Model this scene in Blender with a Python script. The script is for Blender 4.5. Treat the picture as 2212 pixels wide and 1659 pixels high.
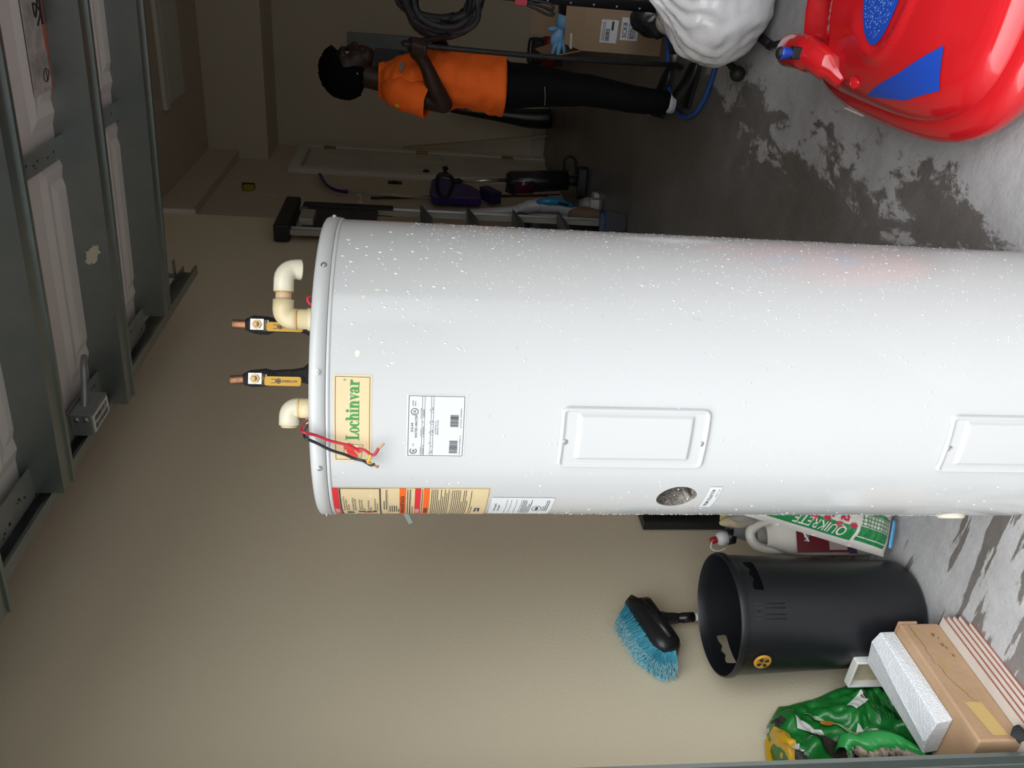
import bpy, bmesh, math, random
from mathutils import Vector, Matrix, noise
for o in list(bpy.data.objects): bpy.data.objects.remove(o)
SC = bpy.context.scene
COL = SC.collection
PI = math.pi
R = math.radians

# ------------------------------------------------------------------ camera
cam_d = bpy.data.cameras.new('camera'); cam = bpy.data.objects.new('camera', cam_d); COL.objects.link(cam)
cam_d.sensor_fit = 'HORIZONTAL'; cam_d.sensor_width = 36.0; cam_d.lens = 1780.0/2212.0*36.0
cam_d.clip_start = 0.02; cam_d.clip_end = 200
ax = Vector((0.08267324, -0.09931699, -0.99161549)); ay = Vector((0.87193959, 0.48903879, 0.02371505)); az = ax.cross(ay)
cam.matrix_world = Matrix(((ax.x, ay.x, az.x, 0), (ax.y, ay.y, az.y, 0), (ax.z, ay.z, az.z, 1.30), (0, 0, 0, 1)))
SC.camera = cam

# ------------------------------------------------------------------ overcast daylight outside the open garage
W = bpy.data.worlds.new('overcast_sky'); SC.world = W; W.use_nodes = True
nt = W.node_tree; nt.nodes.clear()
wo = nt.nodes.new('ShaderNodeOutputWorld'); bg = nt.nodes.new('ShaderNodeBackground')
tc = nt.nodes.new('ShaderNodeTexCoord'); sp = nt.nodes.new('ShaderNodeSeparateXYZ')
mr = nt.nodes.new('ShaderNodeMapRange')          # CIE overcast sky: the zenith three times as bright as the horizon
mr.inputs['From Min'].default_value = 0; mr.inputs['From Max'].default_value = 1
mr.inputs['To Min'].default_value = 1/3; mr.inputs['To Max'].default_value = 1.0
nt.links.new(tc.outputs['Generated'], sp.inputs[0]); nt.links.new(sp.outputs['Z'], mr.inputs['Value'])
ml = nt.nodes.new('ShaderNodeMath'); ml.operation = 'MULTIPLY'; ml.inputs[1].default_value = 5.5
nt.links.new(mr.outputs[0], ml.inputs[0]); nt.links.new(ml.outputs[0], bg.inputs['Strength'])
bg.inputs['Color'].default_value = (0.93, 0.97, 1.0, 1); nt.links.new(bg.outputs[0], wo.inputs[0])

SC.view_settings.view_transform = 'Standard'; SC.view_settings.look = 'None'
SC.view_settings.exposure = 0.2; SC.view_settings.gamma = 1.0; SC.view_settings.use_curve_mapping = False

# ------------------------------------------------------------------ helpers
MATS = {}
def mat(name, col, rough=0.5, metal=0.0, var=None, bump=None, spec=0.5, trans=0.0, alpha=1.0, coat=0.0, sub=0.0, ior=None):
    """var=(scale, amount, colour2, detail)  bump=(scale, strength)"""
    if name in MATS: return MATS[name]
    m = bpy.data.materials.new(name); m.use_nodes = True; n = m.node_tree; b = n.nodes['Principled BSDF']
    b.inputs['Base Color'].default_value = (*col, 1); b.inputs['Roughness'].default_value = rough
    b.inputs['Metallic'].default_value = metal; b.inputs['Specular IOR Level'].default_value = spec
    b.inputs['Transmission Weight'].default_value = trans; b.inputs['Alpha'].default_value = alpha
    b.inputs['Coat Weight'].default_value = coat; b.inputs['Subsurface Weight'].default_value = sub
    if ior: b.inputs['IOR'].default_value = ior
    if var or bump:
        t = n.nodes.new('ShaderNodeTexCoord')
    if var:
        no = n.nodes.new('ShaderNodeTexNoise'); no.inputs['Scale'].default_value = var[0]; no.inputs['Detail'].default_value = var[3] if len(var) > 3 else 5
        no.inputs['Roughness'].default_value = .62
        n.links.new(t.outputs['Object'], no.inputs['Vector'])
        cr = n.nodes.new('ShaderNodeMapRange'); cr.inputs['From Min'].default_value = .35; cr.inputs['From Max'].default_value = .7
        cr.inputs['To Max'].default_value = var[1]; n.links.new(no.outputs['Fac'], cr.inputs['Value'])
        mx = n.nodes.new('ShaderNodeMix'); mx.data_type = 'RGBA'; mx.inputs['A'].default_value = (*col, 1); mx.inputs['B'].default_value = (*var[2], 1)
        n.links.new(cr.outputs[0], mx.inputs['Factor']); n.links.new(mx.outputs['Result'], b.inputs['Base Color'])
    if bump:
        nb = n.nodes.new('ShaderNodeTexNoise'); nb.inputs['Scale'].default_value = bump[0]; nb.inputs['Detail'].default_value = 4
        n.links.new(t.outputs['Object'], nb.inputs['Vector'])
        bp = n.nodes.new('ShaderNodeBump'); bp.inputs['Strength'].default_value = bump[1]; bp.inputs['Distance'].default_value = .01
        n.links.new(nb.outputs['Fac'], bp.inputs['Height']); n.links.new(bp.outputs[0], b.inputs['Normal'])
    MATS[name] = m; return m

def srgb(r, g, b):
    f = lambda c: (c/255/12.92) if c/255 <= .04045 else ((c/255+.055)/1.055)**2.4
    return (f(r), f(g), f(b))

class MB:
    """collects vertices and faces in world coordinates; build() links them as ONE mesh object"""
    def __init__(s): s.v = []; s.f = []; s.sm = []
    def add(s, vs, fs, smooth=False):
        o = len(s.v); s.v += [tuple(p) for p in vs]
        for f in fs: s.f.append(tuple(i+o for i in f)); s.sm.append(smooth)
        return s
    def box(s, c, d, rot=None):
        hx, hy, hz = d[0]/2, d[1]/2, d[2]/2
        vs = [Vector((x*hx, y*hy, z*hz)) for z in (-1, 1) for y in (-1, 1) for x in (-1, 1)]
        if rot is not None: vs = [rot @ p for p in vs]
        c = Vector(c); vs = [p+c for p in vs]
        return s.add(vs, [(0, 2, 3, 1), (4, 5, 7, 6), (0, 1, 5, 4), (2, 6, 7, 3), (0, 4, 6, 2), (1, 3, 7, 5)])
    def bounds(s, a, b):
        return s.box([(a[i]+b[i])/2 for i in range(3)], [abs(b[i]-a[i]) for i in range(3)])
    def rbox(s, c, d, rad, rot=None, n=4):
        """box rounded in its local xy outline, extruded in z"""
        pts = []
        for (sx, sy, a0) in ((1, 1, 0), (-1, 1, 90), (-1, -1, 180), (1, -1, 270)):
            for k in range(n+1):
                a = R(a0+90*k/n); pts.append((sx*(d[0]/2-rad)+rad*math.cos(a), sy*(d[1]/2-rad)+rad*math.sin(a)))
        return s.prism(pts, d[2], c, rot)
    def prism(s, pts, h, c=(0, 0, 0), rot=None, smooth=False):
        n = len(pts); c = Vector(c)
        vs = [Vector((p[0], p[1], z)) for z in (-h/2, h/2) for p in pts]
        if rot is not None: vs = [rot @ p for p in vs]
        vs = [p+c for p in vs]
        s.add(vs, [tuple(reversed(range(n))), tuple(range(n, 2*n))])
        s.f += [] ; o = len(s.v)-2*n
        for i in range(n):
            j = (i+1) % n; s.f.append((o+i, o+j, o+n+j, o+n+i)); s.sm.append(smooth)
        return s
    def tube(s, path, rad, n=10, caps=True, smooth=True, flat=1.0):
        """swept circle; rad scalar or list"""
        P = [Vector(p) for p in path]; m = len(P)
        rr = rad if isinstance(rad, (list, tuple)) else [rad]*m
        vs = []; prev = None
        for i in range(m):
            t = (P[min(i+1, m-1)]-P[max(i-1, 0)])
            t = t.normalized() if t.length > 1e-9 else Vector((0, 0, 1))
            if prev is None:
                u = t.orthogonal().normalized()
            else:
                u = prev-t*prev.dot(t); u = u.normalized() if u.length > 1e-6 else t.orthogonal().normalized()
            prev = u; w = t.cross(u)
            for k in range(n):
                a = 2*PI*k/n; vs.append(P[i]+u*math.cos(a)*rr[i]+w*math.sin(a)*rr[i]*flat)
        fs = [(i*n+k, i*n+(k+1) % n, (i+1)*n+(k+1) % n, (i+1)*n+k) for i in range(m-1) for k in range(n)]
        s.add(vs, fs, smooth)
        if caps:
            o = len(s.v)-m*n
            s.f.append(tuple(o+k for k in reversed(range(n)))); s.sm.append(False)
            s.f.append(tuple(o+(m-1)*n+k for k in range(n))); s.sm.append(False)
        return s
    def lathe(s, prof, n=32, c=(0, 0, 0), rot=None, smooth=True, a0=0, a1=360):
        """prof: (radius, z) pairs"""
        c = Vector(c); full = abs(a1-a0) >= 360; cols = n if full else n+1; vs = []
        for (r, z) in prof:
            for k in range(cols):
                a = R(a0+(a1-a0)*k/n); p = Vector((r*math.cos(a), r*math.sin(a), z))
                vs.append((rot @ p if rot is not None else p)+c)
        fs = []
        for i in range(len(prof)-1):
            for k in range(n):
                k2 = (k+1) % cols; fs.append((i*cols+k, i*cols+k2, (i+1)*cols+k2, (i+1)*cols+k))
        return s.add(vs, fs, smooth)
    def ball(s, c, rad, n=12, rot=None):
        r3 = rad if isinstance(rad, (list, tuple)) else (rad,)*3
        c = Vector(c); vs = []; m = max(n//2, 4)
        for i in range(m+1):
            t = PI*i/m
            for k in range(n):
                a = 2*PI*k/n; p = Vector((r3[0]*math.sin(t)*math.cos(a), r3[1]*math.sin(t)*math.sin(a), r3[2]*math.cos(t)))
                vs.append((rot @ p if rot is not None else p)+c)
        return s.add(vs, [(i*n+k, (i+1)*n+k, (i+1)*n+(k+1) % n, i*n+(k+1) % n) for i in range(m) for k in range(n)], True)
    def grid(s, fn, nu, nv, smooth=True, closeu=False):
        vs = [fn(i/nu, j/nv) for j in range(nv+1) for i in range(nu+1)]
        w = nu+1
        return s.add(vs, [(j*w+i, j*w+i+1, (j+1)*w+i+1, (j+1)*w+i) for j in range(nv) for i in range(nu)], smooth)
    def map(s, fn): s.v = [tuple(fn(Vector(p))) for p in s.v]; return s
    def build(s, name, m, parent=None, bevel=0, solid=0, sub=0, weld=False, world=True):
        me = bpy.data.meshes.new(name)
        off = parent_origin(parent) if (parent is not None and world) else Vector((0, 0, 0))
        me.from_pydata([tuple(Vector(p)-off) for p in s.v], [], s.f)
        me.polygons.foreach_set('use_smooth', s.sm); 
        if weld:
            bm = bmesh.new(); bm.from_mesh(me); bmesh.ops.remove_doubles(bm, verts=bm.verts, dist=1e-5); bmesh.ops.recalc_face_normals(bm, faces=bm.faces); bm.to_mesh(me); bm.free()
        me.update(); me.materials.append(m)
        o = bpy.data.objects.new(name, me); COL.objects.link(o); o.parent = parent
        if solid:
            md = o.modifiers.new('thick', 'SOLIDIFY'); md.thickness = solid; md.offset = 0
        if bevel:
            md = o.modifiers.new('bevel', 'BEVEL'); md.width = bevel; md.segments = 2; md.limit_method = 'ANGLE'; md.angle_limit = R(40)
        if sub:
            md = o.modifiers.new('sub', 'SUBSURF'); md.levels = sub; md.render_levels = sub
        return o

def parent_origin(p):
    v = Vector((0, 0, 0))
    while p is not None: v = v+p.location; p = p.parent
    return v
def tag(o, label=None, cat=None, group=None, kind=None):
    if label: o['label'] = label
    if cat: o['category'] = cat
    if group: o['group'] = group
    if kind: o['kind'] = kind
    return o
def thing(name, label, cat, loc, group=None):
    o = bpy.data.objects.new(name, None); COL.objects.link(o); o.location = loc; o.empty_display_size = .05
    return tag(o, label, cat, group)
def struct(o): o['kind'] = 'structure'; return o
def RZ(a): return Matrix.Rotation(R(a), 3, 'Z')
def RX(a): return Matrix.Rotation(R(a), 3, 'X')
def RY(a): return Matrix.Rotation(R(a), 3, 'Y')
def along(d, up=(0, 0, 1)):
    """rotation taking local z to direction d"""
    return Vector((0, 0, 1)).rotation_difference(Vector(d).normalized()).to_matrix()
def frame(x, y, z=None):
    x = Vector(x).normalized(); z = x.cross(Vector(y)).normalized(); y = z.cross(x)
    return Matrix(((x.x, y.x, z.x), (x.y, y.y, z.y), (x.z, y.z, z.z)))
def smooth_path(pts, k=6):
    P = [Vector(p) for p in pts]; out = []
    for i in range(len(P)-1):
        p0, p1, p2, p3 = P[max(i-1, 0)], P[i], P[i+1], P[min(i+2, len(P)-1)]
        for j in range(k):
            t = j/k; out.append(.5*((2*p1)+(p2-p0)*t+(2*p0-5*p1+4*p2-p3)*t*t+(3*p1-p0-3*p2+p3)*t**3))
    return out+[P[-1]]
def nz(p, sc, seed=0): return noise.noise(Vector(p)*sc+Vector((seed*13.7, seed*7.1, seed*3.3)))

TXT = {}
def text(s, size, x=0, y=0, align='LEFT', bold=0.0, sx=1.0, fn=None, mb=None, rot=0, skew=0):
    """flat lettering as mesh; fn maps (x, y) to a world point"""
    key = (s, bold)
    if key not in TXT:
        cu = bpy.data.curves.new('t', 'FONT'); cu.body = s; cu.size = 1; cu.offset = bold; cu.resolution_u = 3; cu.fill_mode = 'FRONT'
        ob = bpy.data.objects.new('t', cu); COL.objects.link(ob)
        me = bpy.data.meshes.new_from_object(ob.evaluated_get(bpy.context.evaluated_depsgraph_get()))
        vs = [(v.co.x, v.co.y) for v in me.vertices]; fs = [tuple(p.vertices) for p in me.polygons]
        COL.objects.unlink(ob); bpy.data.objects.remove(ob); bpy.data.curves.remove(cu); bpy.data.meshes.remove(me)
        TXT[key] = (vs, fs)
    vs, fs = TXT[key]
    if not vs: return mb
    w = max(p[0] for p in vs)*size*sx; o = {'LEFT': 0, 'CENTER': -w/2, 'RIGHT': -w}[align]
    out = []
    ca, sa = math.cos(R(rot)), math.sin(R(rot))
    for (a, b) in vs:
        a2 = a*size*sx+o+skew*b*size; b2 = b*size
        out.append(fn(x+a2*ca-b2*sa, y+a2*sa+b2*ca))
    mb.add(out, fs); return mb
def rect(mb, x0, y0, x1, y1, fn, nx=1, ny=1):
    return mb.grid(lambda u, v: fn(x0+(x1-x0)*u, y0+(y1-y0)*v), nx, ny, False)
def outline(mb, x0, y0, x1, y1, w, fn, nx=10):
    rect(mb, x0, y0, x1, y0+w, fn, nx); rect(mb, x0, y1-w, x1, y1, fn, nx); rect(mb, x0, y0, x0+w, y1, fn, 1, 2); rect(mb, x1-w, y0, x1, y1, fn, 1, 2)
def barcode(mb, x0, y0, x1, y1, fn, seed=1, vert=False):
    rnd = random.Random(seed); p = x0; 
    while p < x1:
        w = rnd.choice((.012, .02, .03))*(x1-x0); rect(mb, p, y0, min(p+w, x1), y1, fn); p += w+rnd.choice((.012, .02, .025))*(x1-x0)
def textlines(mb, x0, x1, y, n, dy, h, fn, seed=1):
    """rows of print too fine to read: broken dashes"""
    rnd = random.Random(seed)
    for i in range(n):
        x = x0; xe = x1-(0 if rnd.random() < .7 else rnd.random()*.5*(x1-x0))
        while x < xe:
            w = rnd.uniform(2, 6)*h; rect(mb, x, y-i*dy, min(x+w, xe), y-i*dy+h, fn); x += w+h*.8
# ------------------------------------------------------------------ surfaces
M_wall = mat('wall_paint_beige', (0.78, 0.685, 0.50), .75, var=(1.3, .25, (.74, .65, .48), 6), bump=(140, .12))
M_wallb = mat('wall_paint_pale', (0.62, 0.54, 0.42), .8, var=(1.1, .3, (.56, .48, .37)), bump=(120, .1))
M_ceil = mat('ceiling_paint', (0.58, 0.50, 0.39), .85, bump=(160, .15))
M_trim = mat('trim_white', (0.72, 0.68, 0.6), .5, var=(8, .3, (.6, .55, .47)))
M_base = mat('baseboard_dirty', (0.6, 0.56, 0.49), .6, var=(6, .6, (.3, .27, .22)))

def concrete(name, wet=True):
    m = bpy.data.materials.new(name); m.use_nodes = True; n = m.node_tree; b = n.nodes['Principled BSDF']; L = n.links.new
    tc = n.nodes.new('ShaderNodeTexCoord')
    def noi(scale, detail=6, rough=.6, vec=None, dist=0):
        x = n.nodes.new('ShaderNodeTexNoise'); x.inputs['Scale'].default_value = scale; x.inputs['Detail'].default_value = detail
        x.inputs['Roughness'].default_value = rough; x.inputs['Distortion'].default_value = dist; L(vec or tc.outputs['Object'], x.inputs['Vector']); return x.outputs['Fac']
    def mth(op, a, c=None, clamp=False):
        x = n.nodes.new('ShaderNodeMath'); x.operation = op; x.use_clamp = clamp
        for i, q in enumerate((a, c)):
            if q is None: continue
            if isinstance(q, (int, float)): x.inputs[i].default_value = q
            else: L(q, x.inputs[i])
        return x.outputs[0]
    def rng(v, a, c, lo=0., hi=1.):
        x = n.nodes.new('ShaderNodeMapRange'); x.inputs['From Min'].default_value = a; x.inputs['From Max'].default_value = c
        x.inputs['To Min'].default_value = lo; x.inputs['To Max'].default_value = hi; L(v, x.inputs['Value']); return x.outputs[0]
    def mix(f, a, c):
        x = n.nodes.new('ShaderNodeMix'); x.data_type = 'RGBA'
        if isinstance(f, float): x.inputs['Factor'].default_value = f
        else: L(f, x.inputs['Factor'])
        for k, q in (('A', a), ('B', c)):
            if isinstance(q, tuple): x.inputs[k].default_value = (*q, 1)
            else: L(q, x.inputs[k])
        return x.outputs['Result']
    dry = mix(rng(noi(3.2, 8, .65), .35, .68), (.31, .30, .295), (.44, .43, .43))
    dry = mix(rng(noi(26, 6, .7), .45, .72, 0, .35), dry, (.23, .215, .20))
    dry = mix(rng(noi(90, 3, .6), .68, .75, 0, .5), dry, (.66, .65, .63))
    if wet:
        sx = n.nodes.new('ShaderNodeSeparateXYZ'); L(tc.outputs['Object'], sx.inputs[0])
        X, Y = sx.outputs['X'], sx.outputs['Y']
        # water tracked in from the doorway: the wet side lies left of a line across the floor, its edge ragged and stretched along the depth
        mp = n.nodes.new('ShaderNodeMapping'); mp.inputs['Scale'].default_value = (2.6, 1.0, 1); mp.inputs['Rotation'].default_value = (0, 0, R(18)); L(tc.outputs['Object'], mp.inputs['Vector'])
        rag = mth('ADD', mth('SUBTRACT', noi(2.4, 8, .72, mp.outputs[0], .4), .5), mth('MULTIPLY', mth('SUBTRACT', noi(9, 6, .7, None, .6), .5), .35))
        bx = mth('ADD', X, .50)                       # < 0 on the wet side
        far = rng(Y, 3.6, 5.2, 0, .9)                 # the back of the garage is wet right across
        d = mth('SUBTRACT', mth('SUBTRACT', mth('MULTIPLY', rag, 1.5), bx), .04)
        d = mth('ADD', d, far)
        w1 = rng(d, -.03, .03)
        # the strip beside the bin is dry but for drips that ran across it
        mp2 = n.nodes.new('ShaderNodeMapping'); mp2.inputs['Rotation'].default_value = (0, 0, R(-28)); mp2.inputs['Scale'].default_value = (2.2, 16, 1); L(tc.outputs['Object'], mp2.inputs['Vector'])
        drips = rng(mth('ADD', noi(1.6, 5, .6, mp2.outputs[0], .2), rng(Y, 1.5, 1.0, -.05, .10)), .53, .55)
        nearstrip = mth('MULTIPLY', rng(X, -.95, -1.0), rng(Y, 2.3, 2.2))
        wm = mth('ADD', mth('MULTIPLY', w1, mth('SUBTRACT', 1., nearstrip)), mth('MULTIPLY', drips, nearstrip), True)
        tone = mix(rng(noi(1.7, 6), .4, .65), (.36, .33, .30), (.50, .48, .46))
        mm = n.nodes.new('ShaderNodeMix'); mm.data_type = 'RGBA'; mm.blend_type = 'MULTIPLY'; L(wm, mm.inputs['Factor']); L(dry, mm.inputs['A']); L(tone, mm.inputs['B'])
        L(mm.outputs['Result'], b.inputs['Base Color'])
        L(rng(wm, 0, 1, .78, .30), b.inputs['Roughness'])
    else:
        L(dry, b.inputs['Base Color']); b.inputs['Roughness'].default_value = .7
    bp = n.nodes.new('ShaderNodeBump'); bp.inputs['Strength'].default_value = .25; bp.inputs['Distance'].default_value = .01; L(noi(70, 5), bp.inputs['Height']); L(bp.outputs[0], b.inputs['Normal'])
    return m
M_floor = concrete('garage_concrete'); M_drive = mat('wet_asphalt', (.10, .10, .105), .35, var=(5, .5, (.07, .07, .072)))

CEIL = 3.09; XN = -1.68; XF = -2.0; YB = 8.22; XR = 3.75; YD = 0.95; OPL, OPR = -1.42, 3.46
struct(MB().bounds((-2.3, .75, -.12), (XR+.2, YB+.15, 0)).build('floor', M_floor))
struct(MB().bounds((-40, -24, -.16), (42, .75, -.015)).build('driveway', M_drive))
# the row of houses across the street: it closes off the low sky in front of the garage
hs = MB(); hs.bounds((-40, -24, -.015), (42, -20, 3.4)); hs.add([(-40, -24, 3.4), (42, -24, 3.4), (42, -20, 3.4), (-40, -20, 3.4), (-40, -24, 5.6), (42, -24, 5.6)], [(3, 2, 5, 4), (0, 3, 4), (2, 1, 5), (1, 0, 4, 5)])
struct(hs.build('facing_houses', mat('facade_dull', (.26, .24, .205), .9)))
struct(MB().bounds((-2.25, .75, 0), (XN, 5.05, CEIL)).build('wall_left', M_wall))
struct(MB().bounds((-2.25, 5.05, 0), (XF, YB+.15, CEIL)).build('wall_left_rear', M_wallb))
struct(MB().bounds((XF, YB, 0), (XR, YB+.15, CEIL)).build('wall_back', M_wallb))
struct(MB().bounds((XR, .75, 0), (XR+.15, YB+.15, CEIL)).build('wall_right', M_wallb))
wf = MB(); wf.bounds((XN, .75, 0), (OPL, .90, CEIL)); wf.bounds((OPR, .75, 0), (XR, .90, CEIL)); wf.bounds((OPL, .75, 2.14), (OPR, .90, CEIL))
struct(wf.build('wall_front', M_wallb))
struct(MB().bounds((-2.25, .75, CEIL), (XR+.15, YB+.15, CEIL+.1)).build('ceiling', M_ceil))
# boxed-in soffit across the back, the beam that runs along the left wall, the white corner strip
struct(MB().bounds((XF, 7.62, 2.575), (XR, YB, CEIL)).build('trim_1', M_wallb, bevel=.004))
struct(MB().bounds((XF, 5.05, 2.83), (-1.925, 7.62, CEIL)).build('trim_2', M_wallb, bevel=.004))
struct(MB().bounds((-1.69, 5.05, 2.60), (-1.655, 5.075, 2.87)).build('trim_3', M_trim, bevel=.002))
# attic hatch: recessed panel with a proud moulding
h = MB()
h.bounds((-1.36, 6.38, CEIL-.03), (2.2, 6.47, CEIL)); hm = struct(h.build('trim_4', M_trim, bevel=.003))
h = MB(); h.bounds((-1.34, 6.56, CEIL-.008), (1.2, 7.0, CEIL)); struct(h.build('trim_5', M_trim, bevel=.002))
bb = MB(); bb.bounds((XF, YB-.018, 0), (XR, YB, .13)); struct(bb.build('baseboard_back', M_base, bevel=.003))
bb = MB(); bb.bounds((XF, 5.06, 0), (XF+.016, 7.2, .13)); struct(bb.build('baseboard_left', M_base, bevel=.003))

# ------------------------------------------------------------------ the house door in the left wall
M_doorw = mat('door_paint', (0.60, 0.55, 0.46), .45, bump=(60, .05))
M_brass = mat('aged_brass', (0.32, 0.22, 0.10), .35, .9)
M_blackhw = mat('black_hardware', (0.012, 0.012, 0.013), .4, .3)
door = struct(MB().bounds((XF, 7.34, .03), (XF+.03, 8.06, 2.24)).build('door_1', M_doorw, bevel=.003))
dx = XF+.03
for (y0, y1) in ((7.42, 7.66), (7.74, 7.98)):
    for (z0, z1) in ((.22, .86), (1.0, 1.66), (1.80, 2.12)):
        p = MB(); w = .035
        # moulded recess: sloped border round a proud field
        vs = [(dx+.001, y0, z0), (dx+.001, y1, z0), (dx+.001, y1, z1), (dx+.001, y0, z1)]
        vi = [(dx+.008, y0+w, z0+w), (dx+.008, y1-w, z0+w), (dx+.008, y1-w, z1-w), (dx+.008, y0+w, z1-w)]
        p.add(vs+vi, [(0, 1, 5, 4), (1, 2, 6, 5), (2, 3, 7, 6), (3, 0, 4, 7), (4, 5, 6, 7)]); p.build('door_panel', M_doorw, door)
cas = MB(); cas.bounds((XF, 7.24, 0), (XF+.045, 7.33, 2.36)); cas.build('door_casing', M_trim, door, bevel=.004)
cas = MB(); cas.bounds((XF, 8.07, 0), (XF+.045, 8.16, 2.36)); cas.build('door_casing', M_trim, door, bevel=.004)
cas = MB(); cas.bounds((XF, 7.33, 2.26), (XF+.045, 8.07, 2.36)); cas.build('door_casing', M_trim, door, bevel=.004)
for z in (.32, 1.15, 2.02): MB().bounds((dx-.002, 8.035, z), (dx+.022, 8.075, z+.11)).build('hinge', M_brass, door, bevel=.003)
kb = MB(); kb.lathe([(0, .06), (.018, .058), (.027, .045), (.024, .03), (.012, .022), (.012, .004), (.03, .002), (.03, 0)], 18, (dx, 7.41, 1.0), RY(90)); kb.build('door_knob', M_blackhw, door)
kb = MB(); kb.lathe([(0, .02), (.022, .018), (.03, .006), (.03, 0)], 18, (dx, 7.41, 1.17), RY(90)); kb.build('deadbolt', M_blackhw, door)
pl = MB(); pl.bounds((XF, 7.06, 1.38), (XF+.012, 7.13, 1.50)); pl.bounds((XF+.012, 7.08, 1.42), (XF+.022, 7.11, 1.46))
tag(pl.build('light_switch', M_blackhw, bevel=.002), 'small dark light switch on the wall beside the house door', 'switch')

# ------------------------------------------------------------------ overhead door, rolled up under the ceiling
M_galv = mat('galvanized_steel', (.31, .345, .325), .36, .85, var=(9, .5, (.23, .26, .245)), bump=(200, .03))
M_galvd = mat('galvanized_dull', (.33, .35, .34), .5, .75, var=(14, .6, (.22, .24, .23)))
M_gdoor = mat('door_skin_white', (.66, .62, .58), .5, var=(3, .4, (.58, .53, .49)), bump=(45, .06))
gd = thing('garage_door', 'rolled-up white overhead garage door with galvanized steel struts', 'garage door', (1.0, 2.2, 2.20))
DL, DR = -1.36, 3.42; ZD = 2.255
def sag(p): return Vector((p.x, p.y, p.z-.058*math.sin(PI*max(0, min(1, (p.x-DL)/(DR-DL))))))     # the wide door hangs a little in the middle
def run(pr, x0, x1, n=20):                # closed yz profile extruded along the sagging door
    s = MB(); k = len(pr); s.add([(x0+(x1-x0)*i/n, p[0], p[1]) for i in range(n+1) for p in pr], [(i*k+j, i*k+(j+1) % k, (i+1)*k+(j+1) % k, (i+1)*k+j) for i in range(n) for j in range(k)]+[tuple(reversed(range(k))), tuple(n*k+j for j in range(k))]); return s.map(sag)
secs = [(1.12, 1.60), (1.61, 2.08), (2.09, 2.56), (2.57, 3.02)]
for k, (y0, y1) in enumerate(secs):
    sct = run([(y0, ZD), (y1, ZD), (y1, ZD+.04), (y0, ZD+.04)], DL, DR).build('door_section', M_gdoor, gd, weld=True)
    x = DL+.12
    while x < DR-.4:                      # raised panels pressed into the skin
        x1 = x+.62 if k != 9 else x
        a, b2 = (x, y0+.07), (min(x1, DR-.06), y1-.07); w = .03; q = MB(); z = ZD-.0005
        o1 = [(a[0], a[1], z), (b2[0], a[1], z), (b2[0], b2[1], z), (a[0], b2[1], z)]
        i1 = [(a[0]+w, a[1]+w, z-.008), (b2[0]-w, a[1]+w, z-.008), (b2[0]-w, b2[1]-w, z-.008), (a[0]+w, b2[1]-w, z-.008)]
        w2 = .06; i2 = [(a[0]+w2, a[1]+w2, z-.003), (b2[0]-w2, a[1]+w2, z-.003), (b2[0]-w2, b2[1]-w2, z-.003), (a[0]+w2, b2[1]-w2, z-.003)]
        w3 = .085; i3 = [(a[0]+w3, a[1]+w3, z-.009), (b2[0]-w3, a[1]+w3, z-.009), (b2[0]-w3, b2[1]-w3, z-.009), (a[0]+w3, b2[1]-w3, z-.009)]
        ring = lambda s: [(s+i, s+(i+1) % 4, s+4+(i+1) % 4, s+4+i) for i in range(4)]
        q.add(o1+i1+i2+i3, [tuple(reversed(f)) for f in ring(0)+ring(4)+ring(8)+[(12, 13, 14, 15)]]); q.map(sag).build('raised_panel', M_gdoor, sct)
        x += .70
# hat-section struts: tall front leg, flat sole, rolled lip
for (yb, zb, xl) in ((1.38, 2.155, -1.40), (1.79, 2.155, -1.345), (2.30, 2.155, -1.385), (2.765, 2.155, -1.30)):
    s = MB()
    pr = [(0, .10), (.003, .10), (.003, .003), (.050, .003), (.050, .0075), (.054, .0075), (.054, -.003), (.062, -.003), (.062, .10), (.065, .10), (.065, -.0055), (.0515, -.0055), (.0515, 0), (0, 0)]
    run([(yb+p[0], zb+p[1]) for p in pr], xl, DR).build('strut', M_galv, gd, weld=True)
bl = MB(); rnd = random.Random(4)
bl.add([(-.897+.030*(.55+.5*rnd.random())*math.cos(a)-.012*math.sin(a), 2.2985, 2.200+.024*(.6+.5*rnd.random())*math.sin(a)) for a in [2*PI*k/22 for k in range(22)]], [tuple(range(22))])
bl.map(sag).build('paint_blotch', mat('dried_beige_paint', (.55, .50, .36), .7), gd)
# stiles: punched steel plates bridging the sections
M_hole = mat('punched_hole', (.015, .015, .015), .8)
rnd = random.Random(7)
for xs in (-.62, .62, 1.86):
    for (y0, y1) in ((1.46, 1.79), (1.86, 2.30), (2.37, 2.765)):
        st = MB().bounds((xs, y0, ZD-.022), (xs+.055, y1, ZD-.018)).map(sag).build('stile_plate', M_galvd, gd)
        hl = MB()
        for k in range(9):
            cx, cy, r = xs+rnd.uniform(.012, .043), rnd.uniform(y0+.05, y1-.05), rnd.choice((.0025, .004, .003))
            hl.add([(cx+r*math.cos(a), cy+r*math.sin(a), ZD-.0225) for a in [-2*PI*j/8 for j in range(8)]], [tuple(range(8))])
        tag(hl.map(sag).build('bolt_holes', M_hole, st), kind='stuff')
for (y0, y1) in ((1.12, 1.38), (1.46, 1.79), (1.86, 2.30), (2.37, 2.765)):
    st = MB(); st.bounds((DL, y0, ZD-.030), (DL+.09, y1, ZD-.026)); st.bounds((DL, y0, ZD-.03), (DL+.003, y1, ZD)); st = st.build('end_stile', M_galvd, gd)
    hl = MB()
    for k in range(10):
        cx, cy, r = DL+rnd.uniform(.015, .075), rnd.uniform(y0+.03, y1-.03), rnd.choice((.003, .005, .004))
        hl.add([(cx+r*math.cos(a), cy+r*math.sin(a), ZD-.0305) for a in [-2*PI*j/8 for j in range(8)]], [tuple(range(8))])
    tag(hl.map(sag).build('bolt_holes', M_hole, st), kind='stuff')
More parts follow.
